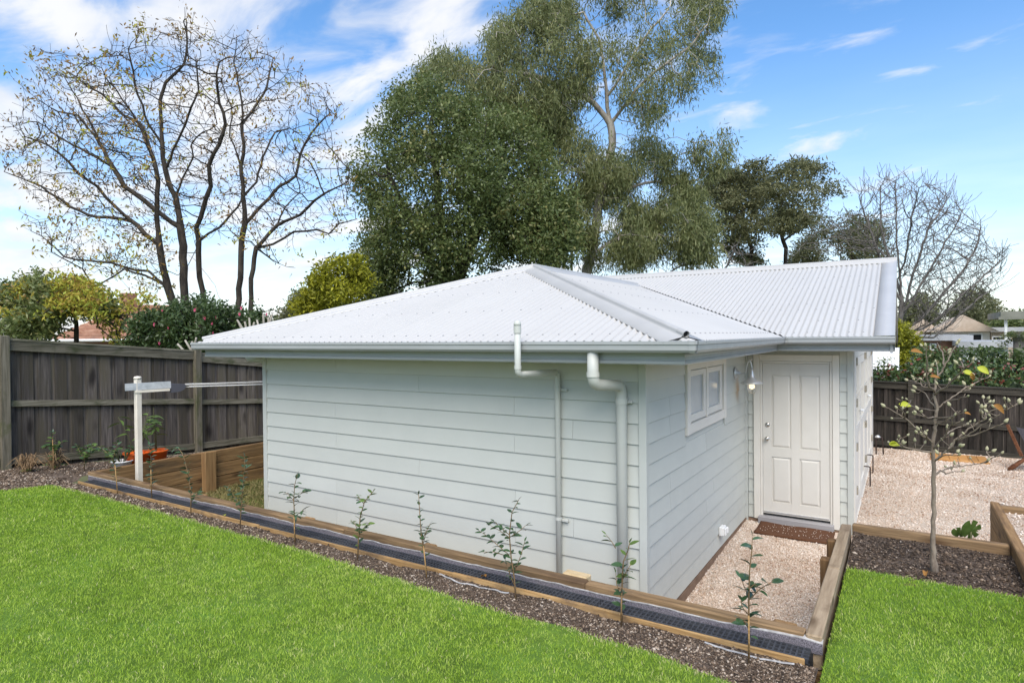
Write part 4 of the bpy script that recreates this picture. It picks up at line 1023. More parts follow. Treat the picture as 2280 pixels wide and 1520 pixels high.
def tuft(base, label, seed):
    rs = random.Random(seed); it = []
    for k in range(90):
        a = rs.uniform(0, 6.28); h = rs.uniform(.12, .26); q = rs.uniform(.05, .22)
        b = np.array(base)+np.array([rs.uniform(-.04, .04), rs.uniform(-.04, .04), 0])
        it.append(([b, b+np.array([q*.5*math.cos(a), q*.5*math.sin(a), h]), b+np.array([q*math.cos(a), q*math.sin(a), h*rs.uniform(.3, .9)])], [.005, .004, .002]))
    t = thing('dry_tuft', label, 'dead plant', base, 'dead clumps by the left fence'); part('dead_stalks', tubes_mesh('dead_stalks', it, 3, cap=False), 'straw', t)
    for k in range(9): place(LEAF['new'], np.array(base)+[rs.uniform(-.15, .15), rs.uniform(-.1, .1), .03], (rs.uniform(-1, 1), rs.uniform(-1, 1), .4), .06, t)
tuft((-10.1, 3.62, .80), 'dead brown clump nearest the left fence post', 1); tuft((-10.08, 3.95, .80), 'dead brown clump second from the left fence post', 2)

# monstera behind the planter wall, pavers, fallen leaf
mo = thing('monstera', 'young monstera with split green leaves behind the planter wall', 'plant', (.55, 6.7, 0))
def monstera_leaf(c, right, up, s):
    c, right, up = (np.array(v, float) for v in (c, right, up)); pts = []
    n = 44
    for i in range(n):
        a = 2*math.pi*i/n; r = 1.0-.25*math.cos(a-math.pi/2)*-1*.4
        r *= (.55 if (i % 6 in (0,)) and not (16 < i < 28) else 1.0)
        pts.append(c+s*(right*math.cos(a)*r*.85+up*math.sin(a)*r))
    bm = bmesh.new(); vs = [bm.verts.new(p) for p in pts]; ce = bm.verts.new(c+np.cross(right, up)*s*.1)
    for i in range(n): bm.faces.new([ce, vs[i], vs[(i+1) % n]])
    return as_mesh('leaf', bm)
cc = at(2162, 1180, y=6.72)
part('leaf', monstera_leaf(cc, (.9, .4, 0), (.1, -.25, .95), .095), 'leaf_new', mo); part('leaf', monstera_leaf(cc+np.array([-.08, .06, -.05]), (.8, .5, .2), (-.3, -.5, .6), .08), 'leaf_new', mo)
part('stem', tubes_mesh('stem', [([(.58, 6.75, 0), tuple(cc+np.array([0, .03, -.3])), tuple(cc)], .008)], 6), 'stem_green', mo)
lf = at(1018, 1152, z=.82); 
for (u, v, lb, kd, s_) in ((500, 1152, 'small yellow fallen leaf on the mulch bed', 'yellow', .05), (1082, 1290, 'rust coloured fallen leaf beside the drain', 'rust', .06), (2062, 1278, 'rust coloured fallen leaf below the magnolia trunk', 'rust', .07)):
    p = at(u, v, z=.825); o = bpy.data.objects.new('fallen_leaf', LEAF[kd]); COL.objects.link(o); o.location = (p[0], p[1], .845); o.scale = (s_,)*3; o.rotation_euler = (.1, -.15, random.uniform(0, 6)); o['label'] = lb; o['category'] = 'leaf'

# door mat, timber lid, tap, chair
mt = bmesh.new(); me_ = grid_mesh('door_mat', -1.62, -.73, 8.36, 8.84, .03, .03, lambda x, y: .062+.012*nz(x, y, 3.5)+.02*max(0, (y-8.72)*6)**2)
dm = link('door_mat', me_, 'mat_coir', label='brown coir door mat sprinkled with gravel before the door', cat='mat')
sm = dm.modifiers.new('thick', 'SOLIDIFY'); sm.thickness = .025; sm.offset = -1
P = np.stack([RNG.uniform(-1.6, -.75, 90), RNG.uniform(8.4, 8.8, 90), np.full(90, .076)], 1)
pebbles('mat_gravel', P, np.full(90, .006), .7, RNG.uniform(.7, 1, 90), 'stone', kind='stuff', label='loose pale stones scattered on the door mat', cat='gravel')
lid = thing('plank_platform', 'flat golden timber plank platform lying on the gravel by the back fence', 'platform', (.95, 15.2, .03))
for k in range(6):
    a = .48+k*.155; part('plank', as_mesh('plank', box(a, a+.15, 14.95, 15.62, .04, .075, .004)), 'pine_lid', lid)
part('batten', as_mesh('batten', box(.46, 1.42, 14.93, 14.948, .02, .07, .003)), 'pine_lid', lid)
tap = thing('garden_tap', 'garden tap on a short riser at the far cabin corner', 'tap', (-.44, 15.0, .0))
part('riser', tubes_mesh('riser', [(fillet([(-.47, 15.0, .03), (-.47, 15.0, .40), (-.36, 15.0, .42), (-.34, 15.0, .06)], .05), .013)], 8), 'iron', tap)
part('tap_handle', as_mesh('tap_handle', lathe([(.001, 0), (.05, 0), (.055, .02), (.02, .05), (.001, .055)], (-.44, 15.0, .40), 12)), 'silver', tap)
ch = thing('garden_chair', 'dark timber folding chair at the right edge of the yard', 'chair', (1.9, 14.6, 0))
def bar(p, q, w_=.03, m='teak', nm='slat'): return part(nm, tubes_mesh(nm, [([p, q], w_*.62)], 4, smooth=False), m, ch)
g0 = at(2246, 1047, z=.03); g1 = at(2243, 945, y=g0[1]+.1); g2 = at(2282, 1030, y=g0[1])
bar(g1, at(2275, 1015, y=g0[1]+.1), .05, nm='back_leg')
for (yy, dx_) in ((0, 0), (.45, .0)):
    sh = np.array([.27*yy, yy, 0])
    c = [at(2246, 1047, y=g0[1]), at(2262, 1036, y=g0[1]), at(2285, 1020, y=g0[1]), at(2320, 1012, y=g0[1]), at(2370, 1018, y=g0[1])]
    part('curved_leg', tubes_mesh('curved_leg', [([np.array(p)+sh for p in c], .032)], 6), 'teak', ch)
for k in range(7):
    f = k/6; p = at(2246+85*f, 1042-30*min(1, f*1.7), y=g0[1]); bar(p, p+np.array([.12, .45, 0]), .035)
pb = at(2262, 950, y=g0[1]+.2); 
part('backrest', mesh_np('backrest', [pb, at(2330, 965, y=g0[1]+.1), at(2345, 1010, y=g0[1]), at(2290, 1000, y=g0[1]+.1)], [(0, 1, 2, 3)]), 'sling', ch)
ch.children[-1].modifiers.new('thick', 'SOLIDIFY').thickness = .03

# ------------------------------------------------------------------ trees
def resample(pts, step):
    pts = np.asarray(pts, float); out = [pts[0]]
    for a, b in zip(pts, pts[1:]):
        n = max(1, int(round(np.linalg.norm(b-a)/step)))
        for i in range(1, n+1): out.append(a+(b-a)*i/n)
    return np.array(out)
class Tree:
    def __init__(s, depth, seed):
        s.D = depth; s.rng = np.random.default_rng(seed); s.P = []; s.par = []; s.uv = []; s.dd = []
    def limb(s, pl, spread=1.0, step=.3, ground=None, mag=1.0):
        pl = [tuple(p) for p in pl]
        if s.P and ground is None:
            k = int(np.argmin([(u-pl[0][0])**2+(v-pl[0][1])**2 for u, v in s.uv])); d0 = s.dd[k]; par = k; pl[0] = s.uv[k]
        else: d0 = s.rng.uniform(-.3, .3)*spread; par = -1
        d1 = d0+s.rng.uniform(-1, 1)*spread
        pts = []; uvd = []
        for i, (u, v) in enumerate(pl):
            f = i/(len(pl)-1); dd = d0+(d1-d0)*f; pts.append(np.r_[at(u, v, d=s.D+dd), u, v, dd])
        if ground is not None:
            g = pts[0].copy(); g[2] = ground; pts.insert(0, g)
        pts = np.array(pts); rs = [pts[0]]
        for a, b in zip(pts, pts[1:]):
            n = max(1, int(round(np.linalg.norm((b-a)[:3])/step)))
            for i in range(1, n+1): rs.append(a+(b-a)*i/n+np.r_[s.rng.normal(0, step*.06, 3), 0, 0, 0]*(i < n))
        for i, p in enumerate(rs):
            if i == 0 and par >= 0: continue
            s.P.append(p[:3]); s.uv.append((p[3], p[4])); s.dd.append(p[5]); s.par.append(par if (i == (1 if par >= 0 else 0)) else len(s.P)-2)
    def attract(s, poly, n, thick, gap=0.0, gscale=.8, shell=0.0):
        """random points inside an outline at the tree's depth, spread through the crown's depth"""
        poly = np.array(poly, float); lo, hi = poly.min(0), poly.max(0); c = poly.mean(0); out = []
        while len(out) < n:
            q = s.rng.uniform(lo, hi)
            ins = False; j = len(poly)-1
            for i in range(len(poly)):
                if (poly[i][1] > q[1]) != (poly[j][1] > q[1]) and q[0] < (poly[j][0]-poly[i][0])*(q[1]-poly[i][1])/(poly[j][1]-poly[i][1])+poly[i][0]: ins = not ins
                j = i
            if not ins: continue
            r = min(1, math.hypot((q[0]-c[0])/(hi[0]-lo[0])*2, (q[1]-c[1])/(hi[1]-lo[1])*2))
            p = at(q[0], q[1], d=s.D+s.rng.uniform(-1, 1)*thick*math.sqrt(max(.12, 1-r*r)))
            if gap and mnoise.noise(Vector(p)*gscale) < gap-.5+.2*s.rng.random(): continue
            out.append(p)
        return np.array(out)
    def grow(s, attr, step=.3, di=2.5, dk=.5, iters=70, up=.06, jit=.25):
        A = np.array(attr); P = [np.array(p) for p in s.P]; par = list(s.par)
        nd = np.full(len(A), 1e9); ni = np.zeros(len(A), int); alive = np.ones(len(A), bool)
        new = list(range(len(P)))
        for it in range(iters):
            Q = np.array([P[i] for i in new]); dm_ = np.linalg.norm(A[:, None]-Q[None], axis=2); k = dm_.argmin(1); m = dm_[np.arange(len(A)), k]
            b = m < nd; nd[b] = m[b]; ni[b] = np.array(new)[k[b]]
            alive &= nd > dk
            act = alive & (nd < di)
            if not act.any():
                if not alive.any() or di > 12: break
                di *= 1.4; continue
            V = A[act]-np.array([P[i] for i in ni[act]]); V /= np.linalg.norm(V, axis=1)[:, None]
            acc = {}
            for i, v in zip(ni[act], V): acc[i] = acc.get(i, 0)+v
            new = []
            for i, v in acc.items():
                v = v/(np.linalg.norm(v)+1e-9)+s.rng.normal(0, jit, 3)+np.array([0, 0, up]); v /= np.linalg.norm(v)
                P.append(P[i]+v*step); par.append(i); new.append(len(P)-1)
        s.P = P; s.par = par
    def spray(s, prob, seg, k, up=.1, spread=.7, nmax=99999):
        """short straight side twigs on the outer branches"""
        n = len(s.P); ch = [0]*n
        for i in range(n):
            if s.par[i] >= 0: ch[s.par[i]] += 1
        size = np.zeros(n); size[:] = 1
        for i in range(n-1, -1, -1):
            if s.par[i] >= 0: size[s.par[i]] += size[i]
        for i in range(n):
            j = s.par[i]
            if j < 0 or size[i] > 60: continue
            m = (2 if ch[i] == 0 else 1)
            for _ in range(m):
                if s.rng.random() > prob: continue
                t = s.P[i]-s.P[j]; t = t/(np.linalg.norm(t)+1e-9)
                v = t+s.rng.normal(0, spread, 3)+np.array([0, 0, up]); v /= np.linalg.norm(v); par = i; p = s.P[i]
                for q in range(s.rng.integers(1, k+1)):
                    v = v+s.rng.normal(0, .16, 3)+np.array([0, 0, up*.4]); v /= np.linalg.norm(v)
                    p = p+v*seg*s.rng.uniform(.7, 1.3); s.P.append(p); s.par.append(par); par = len(s.P)-1
    def wood(s, name, R, r0, m, parent, sides=5, kind=None):
        n = len(s.P); P = np.array(s.P); cnt = np.zeros(n); ch = np.zeros(n, int)
        for i in range(n):
            if s.par[i] >= 0: ch[s.par[i]] += 1
        cnt[ch == 0] = 1
        order = range(n-1, -1, -1)
        for i in order:
            if s.par[i] >= 0: cnt[s.par[i]] += cnt[i]
        mxc = cnt.max(); p = math.log(R/r0)/math.log(max(2, mxc)); rad = r0*cnt**p
        s.tips = P[ch == 0]; s.rad = rad
        Fc = []; ang = np.arange(sides)*2*math.pi/sides; ca, sa = np.cos(ang)[:, None], np.sin(ang)[:, None]
        main = {}
        for i in range(n):
            j = s.par[i]
            if j >= 0 and (j not in main or cnt[i] > cnt[main[j]]): main[j] = i
        U = np.zeros((n, 3)); rings = []
        for i in range(n):
            j = s.par[i]; k = main.get(i, -1)
            t = (P[k] if k >= 0 else P[i])-(P[j] if j >= 0 else P[i])
            t = t/(np.linalg.norm(t)+1e-9)
            u = U[j] if j >= 0 else np.array([1., .2, .1])
            u = u-t*(u @ t)
            if np.linalg.norm(u) < .1: u = np.cross(t, [.3, .9, .2])
            u = u/np.linalg.norm(u); U[i] = u; rings.append(ca*u+sa*np.cross(t, u))
        V = np.concatenate([P[i]+rings[i]*rad[i] for i in range(n)]); nb = len(V); extra = []
        for i in range(n):
            j = s.par[i]
            if j < 0: continue
            if main[j] == i: b = j*sides
            else: b = nb+len(extra)*sides; extra.append(P[j]+rings[i]*min(rad[j], rad[i]*1.3))
            for k in range(sides): k2 = (k+1) % sides; Fc.append((b+k, b+k2, i*sides+k2, i*sides+k))
        V = np.concatenate([V]+extra) if extra else V
        return part(name, mesh_np(name, V, Fc, smooth=True), m, parent, kind)
def foliage(name, C, per, rad, L, Wd, m, parent, rng, droop=0.0, tmean=.5, tsd=.2, flat=1.0, tclump=.15, yellow=None):
    C = np.asarray(C); n = len(C)*per
    c = np.repeat(C, per, 0); v = rng.normal(0, 1, (n, 3)); v /= np.linalg.norm(v, axis=1)[:, None]
    pos = c+v*(np.repeat(rad*rng.uniform(.6, 1.5, len(C)), per)*rng.random(n)**.6)[:, None]*np.array([1, 1, flat])
    d = rng.normal(0, 1, (n, 3)); d[:, 2] -= droop*2.2; d /= np.linalg.norm(d, axis=1)[:, None]
    q = rng.normal(0, 1, (n, 3))+v*.6; sd_ = np.cross(d, q); sd_ /= np.linalg.norm(sd_, axis=1)[:, None]+1e-9
    l = (L*rng.lognormal(0, .3, n))[:, None]; w_ = (Wd*rng.uniform(.7, 1.2, n))[:, None]
    nn = np.cross(d, sd_)
    V = np.stack([pos, pos+d*l*.45+sd_*w_*.5+nn*w_*.12, pos+d*l, pos+d*l*.45-sd_*w_*.5+nn*w_*.12], 1).reshape(-1, 3)
    i = np.arange(n)*4
    Fc = np.concatenate([np.stack([i, i+1, i+2], 1), np.stack([i, i+2, i+3], 1)])
    t = np.clip(np.repeat(rng.normal(tmean, tclump, len(C)), per)+rng.normal(0, tsd, n), 0, 1)
    return part(name, mesh_np(name, V, Fc, np.tile(t, 2)), m, parent)
def treeroot(name, label, px, py, depth, gz=-.5, group=None, cat='tree'):
    p = at(px, py, d=depth); return thing(name, label, cat, (p[0], p[1], gz), group)
S1 = lambda L, k=2.171, ox=0, oy=0: [(x/k+ox, y/k+oy) for x, y in L]

# bare tree with a few golden leaves, left
T = Tree(17.0, 5); G = -.5
for pl in ([(895, 1460), (890, 1290), (880, 1150), (868, 1050), (850, 950), (815, 880), (800, 820), (785, 700), (780, 600), (775, 480), (800, 400), (830, 370), (890, 310), (905, 200), (900, 90)],):
    T.limb(S1(pl), 1.0, ground=G)
T.limb(S1([(985, 1460), (965, 1340), (960, 1220), (950, 1100), (985, 1000), (1020, 900), (1010, 800), (1060, 700), (1090, 600), (1060, 500), (1050, 420), (1060, 300)]), 1.6, ground=G)
T.limb(S1([(840, 1480), (790, 1300), (770, 1180), (760, 1000), (765, 880), (740, 760), (690, 640), (620, 520), (540, 400)]), 1.6, ground=G)
T.limb(S1([(1150, 1490), (1165, 1300), (1170, 1150), (1185, 1080), (1175, 950), (1165, 800), (1180, 700), (1170, 600), (1170, 500), (1150, 400), (1130, 300), (1145, 180)]), 1.0, ground=G)
T.limb(S1([(1212, 1490), (1225, 1300), (1238, 1200), (1300, 1130), (1340, 1090), (1380, 1000), (1450, 930)]), 1.5, ground=G)
for pl in ([(850, 950), (870, 900), (905, 820), (935, 760), (925, 700), (980, 640), (1050, 600), (1040, 480), (1100, 380)],
           [(868, 1120), (800, 1050), (700, 970), (600, 900), (540, 800), (470, 760), (350, 700), (250, 640), (180, 590)],
           [(770, 1180), (700, 1130), (640, 1070), (520, 1050), (430, 1040), (340, 1000), (290, 960), (200, 900), (100, 860), (20, 830)],
           [(640, 1070), (560, 1000), (470, 900), (380, 840), (330, 780), (230, 700), (120, 660)],
           [(540, 800), (480, 690), (380, 560), (280, 540), (180, 480), (70, 390)],
           [(470, 690), (420, 560), (350, 440), (280, 330)],
           [(740, 760), (680, 600), (600, 560), (500, 460), (400, 400), (250, 290)],
           [(805, 1390), (720, 1310), (600, 1290), (540, 1270), (430, 1260), (310, 1240), (200, 1140), (100, 1090)],
           [(800, 1300), (860, 1330), (905, 1290), (950, 1200)],
           [(785, 700), (700, 560), (650, 400), (620, 240)], [(800, 820), (860, 680), (910, 560), (960, 440), (950, 300)],
           [(1185, 1080), (1240, 1020), (1300, 960), (1350, 900), (1430, 850), (1450, 750), (1500, 650), (1580, 560)],
           [(1238, 1215), (1320, 1180), (1420, 1120), (1530, 1110), (1590, 1130), (1640, 1080), (1720, 1060)],
           [(1340, 1090), (1450, 1040), (1520, 970), (1620, 910), (1680, 880), (1690, 820)],
           [(1175, 940), (1240, 880), (1270, 760), (1330, 640), (1400, 620)], [(1170, 600), (1230, 520), (1290, 420), (1320, 280)], [(1165, 800), (1110, 660), (1120, 520), (1080, 420)],
           [(960, 1180), (1060, 1100), (1150, 1000), (1175, 940)], [(1238, 1210), (1320, 1260), (1420, 1290)], [(985, 1250), (1040, 1380), (1080, 1470)],
           [(800, 1390), (700, 1330), (600, 1300), (450, 1400), (400, 1300), (250, 1220)]):
    T.limb(S1(pl), 1.8)
env = S1([(10, 640), (60, 500), (150, 350), (240, 260), (400, 255), (570, 180), (690, 100), (890, 60), (1000, 170), (1130, 120), (1330, 240), (1430, 350), (1640, 440), (1650, 530), (1600, 680), (1690, 800), (1710, 1050), (1600, 1140), (1400, 1190), (1280, 1140), (1200, 1180), (1000, 1150), (780, 1120), (600, 1150), (400, 1100), (150, 980), (10, 830)])
env2 = S1([(60, 1070), (330, 1010), (640, 1130), (780, 1220), (820, 1400), (700, 1440), (560, 1380), (300, 1290)])
A1_ = np.concatenate([T.attract(env, 4200, 3.2), T.attract(env2, 300, 2.0)])
T.grow(A1_, step=.22, di=2.4, dk=.36, iters=100, up=.16, jit=.30)
T.spray(.6, .17, 3, up=.16, spread=.55)
tr1 = treeroot('autumn_tree', 'tall nearly bare multi trunk tree with golden leaf scraps', 410, 690, 17)
T.wood('trunk', .108, .0042, 'bark_dark', tr1, sides=5)
tp = T.tips; u_ = (tp-CAM) @ RGT/((tp-CAM) @ FWD)*F_PX+PW/2; v_ = PH/2-(tp-CAM) @ UPV/((tp-CAM) @ FWD)*F_PX
cln = np.array([mnoise.noise(Vector(p)*.7) for p in tp]); pr = np.clip(.035+.20*(cln > .10)+.18*(u_ < 330)*(cln > -.2)+.16*(v_ > 480)*(u_ < 420), 0, 1); sel = tp[T.rng.random(len(tp)) < pr]
foliage('crown', sel, 9, .26, .115, .05, 'leaf_gold', tr1, T.rng, droop=.4, tmean=.55, tsd=.15, tclump=.25)
sel = tp[T.rng.random(len(tp)) < .5]
foliage('dry_leaves', sel, 3, .18, .10, .036, 'leaf_gold', tr1, T.rng, droop=.5, tmean=.15, tsd=.12)

# dense dark evergreen in the middle
S2 = lambda L: S1(L, 2.171, 700, 0)
def dense(name, label, depth, trunk_px, polys, n, thick, R, m, per, rad, L, Wd, seed, bark='bark_dark', gap=.42, gscale=.55, droop=0., dk=.55, tm=.45, gz=-.5, step=.4, base=None, limbs=(), flat=1.0, di=4, tc=.15, up=.06):
    T = Tree(depth, seed)
    for i, tpx in enumerate(trunk_px): T.limb(tpx, 1.0, step=step, ground=gz)
    for l in limbs: T.limb(l, 1.5, step=step)
    A = np.concatenate([T.attract(q[0], int(n*q[1]), q[2], q[3] if len(q) > 3 else gap, gscale) for q in polys])
    T.grow(A, step=step, di=di, dk=dk, iters=80, up=up, jit=.25)
    rt_ = treeroot(name, label, trunk_px[0][0][0], trunk_px[0][0][1], depth, gz)
    T.wood('trunk', R, .012, bark, rt_)
    foliage('crown', A, per, rad, L, Wd, m, rt_, T.rng, droop, tmean=tm, flat=flat, tclump=tc)
    return rt_, T
poly_e = S2([(180, 760), (200, 650), (300, 580), (370, 560), (365, 490), (440, 420), (540, 400), (640, 420), (740, 470), (820, 520), (920, 560), (1000, 560), (1060, 640), (1130, 760), (1180, 900), (1230, 1020), (1240, 1130), (1200, 1270), (1100, 1300), (900, 1400), (420, 1460), (170, 1500), (190, 1400), (180, 1260), (200, 1150), (270, 1000), (190, 900)])
dense('evergreen_tree', 'broad dark green evergreen tree behind the cabin roof', 21, [[(1000, 640), (985, 520), (975, 420), (960, 300), (965, 220)], [(1010, 650), (1060, 520), (1110, 420), (1120, 330)], [(985, 640), (930, 520), (880, 420), (850, 330)]],
      [(poly_e, 1.0, 3.2), (S2([(900, 950), (1240, 950), (1270, 1100), (1230, 1290), (1000, 1330), (850, 1200)]), .16, 2.4)], 1450, 3, .2, 'leaf_ever', 62, .54, .12, .066, 21, gap=.37, gscale=.75, tc=.22)
# tall gum with hanging leaves
poly_gr = S2([(1330, 60), (1400, -120), (1960, -90), (2010, 30), (1960, 130), (1930, 260), (1950, 390), (1830, 510), (1720, 470), (1700, 590), (1600, 600), (1560, 700), (1480, 620), (1440, 330)])
poly_g = S2([(830, 330), (840, 180), (900, 100), (990, 60), (1010, -60), (1400, -120), (1420, 100), (1360, 330), (1330, 420), (1380, 560), (1400, 700), (1250, 640), (1100, 620), (1000, 640), (760, 520), (600, 500), (470, 440), (500, 350), (560, 300), (640, 225), (720, 250), (770, 330)])
poly_g2 = S2([(1000, 560), (1150, 540), (1350, 640), (1560, 640), (1750, 740), (1750, 790), (1560, 830), (1500, 960), (1300, 960), (1180, 860), (1080, 700)])
poly_g3 = S2([(1260, 980), (1500, 960), (1620, 1010), (1750, 900), (1850, 920), (1940, 1100), (1920, 1260), (1700, 1230), (1500, 1270), (1400, 1200), (1290, 1150)])
poly_g4 = S2([(1820, 640), (1990, 640), (2040, 740), (1960, 830), (1860, 840), (1830, 760)])
poly_g5 = S2([(1640, 850), (1800, 850), (1800, 880), (1660, 880)])
dense('gum_tree', 'very tall gum tree with pale trunk and hanging leaves', 25, [S2([(1310, 1340), (1350, 1180), (1370, 1000), (1410, 850), (1440, 700), (1430, 600), (1415, 520), (1410, 420), (1400, 330), (1380, 200), (1300, 60)]), S2([(1245, 1330), (1240, 1200), (1220, 1150), (1215, 1000), (1250, 900)])],
      [(poly_g, .56, 3.4), (poly_gr, .20, 3.2, .50), (poly_g2, .25, 2.8, .42), (poly_g3, .34, 3.0, .30), (S2([(1180, 900), (1420, 900), (1420, 1160), (1290, 1200), (1180, 1100)]), .09, 2.4), (S2([(1280, 1100), (1640, 1050), (1700, 1300), (1300, 1310)]), .05, 2.4), (poly_g4, .032, .8), (poly_g5, .025, .5)], 1500, 3, .20, 'leaf_gum', 58, .50, .20, .040, 33, 'bark_gum', gap=.38, gscale=.5, droop=.8, dk=.5, tm=.55,
      limbs=[S2([(1430, 620), (1350, 500), (1330, 440), (1340, 390), (1300, 250)]), S2([(1350, 500), (1200, 420), (1100, 380), (900, 330)]), S2([(1440, 590), (1520, 490), (1600, 390), (1700, 310), (1800, 240), (1900, 120)]),
             S2([(1375, 990), (1500, 920), (1600, 885), (1750, 880), (1850, 870), (1890, 830), (1840, 770), (1840, 690), (1900, 680)]), S2([(1350, 1240), (1450, 1160), (1600, 1110), (1700, 1060)]), S2([(1360, 960), (1300, 860), (1240, 780), (1100, 690)]), S2([(1415, 450), (1500, 340), (1600, 180), (1700, 60)]), S2([(1240, 1180), (1300, 1160), (1360, 1130)])], flat=1.2)
# rounded gum further back
S3 = lambda L: [(x/2.764+1500, y/2.764+350) for x, y in L]
poly_r = S3([(150, 200), (270, 90), (400, 60), (560, 20), (740, -5), (880, 30), (960, 80), (940, 130), (1060, 150), (1075, 225), (960, 250), (900, 300), (960, 340), (900, 420), (820, 430), (700, 470), (560, 500), (560, 660), (420, 660), (300, 560), (240, 420), (300, 330), (170, 290)])
dense('gum_tree', 'rounded olive green gum tree right of the tall gum', 34, [S3([(470, 690), (480, 560), (430, 420), (420, 300)]), S3([(680, 690), (690, 560), (640, 420), (660, 300), (700, 180)])],
      [(poly_r, 1, 3.5)], 820, 3, .13, 'leaf_gum_far', 36, .58, .2, .075, 47, gap=.42, gscale=.42, dk=.6, tm=.5, flat=.35, limbs=[S3([(690, 500), (800, 430), (860, 380)])])
poly_r2 = S3([(760, 560), (820, 470), (980, 400), (1150, 330), (1290, 380), (1340, 600), (1340, 680), (700, 690)])
dense('dull_tree', 'dull olive tree behind the roof ridge left of the bare tree', 40, [S3([(1100, 720), (1090, 560), (1080, 480)])], [(poly_r2, 1, 3)], 420, 3, .13, 'leaf_gum_far', 30, .6, .2, .08, 45, gap=.34, gscale=.4, dk=.8, tm=.35)
# bare upswept tree at right
T = Tree(27, 9)
T.limb(S3([(1395, 1150), (1395, 1000), (1400, 850), (1390, 700), (1370, 500), (1370, 300), (1365, 160)]), 1.0, ground=-.5)
for pl in ([(1395, 1000), (1450, 800), (1500, 650), (1560, 450), (1620, 300)], [(1395, 1000), (1500, 820), (1600, 650), (1700, 480), (1780, 330)], [(1400, 1090), (1520, 1000), (1640, 860), (1780, 700), (1860, 560), (1890, 420)],
           [(1400, 1110), (1560, 1040), (1700, 930), (1830, 800), (1960, 680), (2040, 620)], [(1420, 1120), (1600, 1110), (1750, 980), (1900, 850), (2000, 800)], [(1395, 850), (1330, 650), (1280, 450), (1270, 180)], [(1395, 750), (1440, 560), (1460, 380), (1510, 190)],
           [(1390, 900), (1290, 680), (1220, 480), (1150, 280)], [(1330, 650), (1200, 500), (1130, 430)], [(1560, 450), (1640, 330), (1690, 250)]): T.limb(S3(pl), 2.0)
env = S3([(1110, 230), (1270, 130), (1400, 140), (1600, 180), (1790, 260), (1800, 420), (1890, 410), (1930, 560), (2060, 650), (2060, 770), (1900, 900), (1750, 1080), (1600, 1150), (1480, 1050), (1380, 700), (1280, 640), (1150, 600)])
T.grow(np.concatenate([T.attract(env, 2600, 3.2), T.attract(S3([(700, 640), (850, 480), (1000, 400), (1180, 380), (1330, 640)]), 240, 2)]), step=.3, di=3.0, dk=.42, iters=110, up=.60, jit=.16)
T.spray(.75, .30, 3, up=.45, spread=.42)
tr2 = treeroot('bare_tree', 'bare grey tree with upswept branches at right of the roof', 1990, 740, 27); T.wood('trunk', .13, .0075, 'bark_grey', tr2)
# grey bare scrub under the tall gum
T = Tree(30, 14); T.limb([(1580, 640), (1540, 600), (1490, 575)], 1, ground=-.5); T.limb([(1580, 640), (1620, 590), (1640, 545)], 1); T.limb([(1460, 640), (1500, 600), (1560, 575), (1610, 570)], 1, ground=-.5)
T.grow(T.attract([(1440, 610), (1470, 560), (1600, 540), (1660, 560), (1680, 610)], 170, 2), step=.32, di=3.5, dk=.45, up=.1, jit=.3)
T.spray(.6, .3, 3, up=.2, spread=.6)
tr3 = treeroot('bare_scrub', 'low grey bare scrub between the gums above the roof', 1560, 640, 30, cat='shrub'); T.wood('trunk', .08, .012, 'bark_grey', tr3)
# yellow green tree left of the evergreen
dense('lime_tree', 'small yellow green tree beside the dark evergreen', 18, [[(730, 740), (735, 690), (745, 640)]], [([(660, 710), (665, 650), (700, 620), (715, 590), (760, 560), (800, 570), (820, 620), (800, 700), (720, 730)], 1, 1.6)], 210, 2, .12, 'leaf_lime', 62, .32, .12, .055, 51, gap=.36, gscale=1.0, dk=.4, step=.25, flat=.6)
dense('far_tree', 'distant grey green tree in the gap left of the lime tree', 60, [[(650, 760), (650, 720), (655, 690)]], [([(615, 720), (640, 680), (670, 650), (690, 655), (690, 730)], 1, 2)], 110, 2, .2, 'leaf_gum_far', 40, .8, .3, .15, 52, gap=.3, dk=.9, step=.5)
# neighbour garden on the left
dense('camellia_bush', 'glossy dark camellia bush dotted with pink flowers over the fence', 14.2, [[(430, 800), (430, 760), (420, 720)], [(520, 800), (530, 760), (540, 720)]],
      [([(275, 775), (285, 730), (320, 700), (380, 690), (410, 668), (450, 665), (500, 690), (560, 688), (600, 712), (610, 770), (560, 800), (300, 800)], 1, 1.2)], 380, 2, .06, 'leaf_shrub', 60, .22, .085, .05, 61, gap=.22, gscale=1.2, dk=.3, step=.2, di=2)
cb = [o for o in COL.objects if o.name.startswith('camellia_bush')][0]
rs = random.Random(4)
for k in range(24):
    u, v = rs.uniform(290, 595), rs.uniform(682, 770)
    if v < 760-.28*(u-270) and u < 330: continue
    p = at(u, v, d=14.2-1.05+.3*rs.random()); bm = bmesh.new(); s_ = rs.uniform(.028, .048)
    for ring in range(2):
        for q in range(6):
            a = q*1.047+ring*.5; b = a+.75; c_ = Vector((0, 0, 0)); rr = s_*(1-.35*ring)
            vs = [bm.verts.new(Vector(p)+Vector(w2)) for w2 in ((0, 0, 0), (math.cos(a)*rr, -rr*(.2+.4*ring), math.sin(a)*rr), (math.cos(b)*rr, -rr*(.2+.4*ring), math.sin(b)*rr))]; bm.faces.new(vs)
    part('flower', as_mesh('flower', bm), 'petal', cb)
dense('neighbour_shrub', 'dark leafy shrub mass behind the fence at far left', 15.5, [[(60, 800), (60, 740), (50, 700)], [(170, 800), (170, 720), (170, 680)]],
      [([(-40, 790), (-40, 650), (40, 640), (75, 610), (130, 640), (190, 640), (250, 660), (260, 700), (140, 700), (95, 770), (20, 800)], 1, 1.5)], 330, 2, .08, 'leaf_ever', 44, .28, .11, .06, 62, gap=.36, gscale=1.0, dk=.35, step=.22, tm=.65)
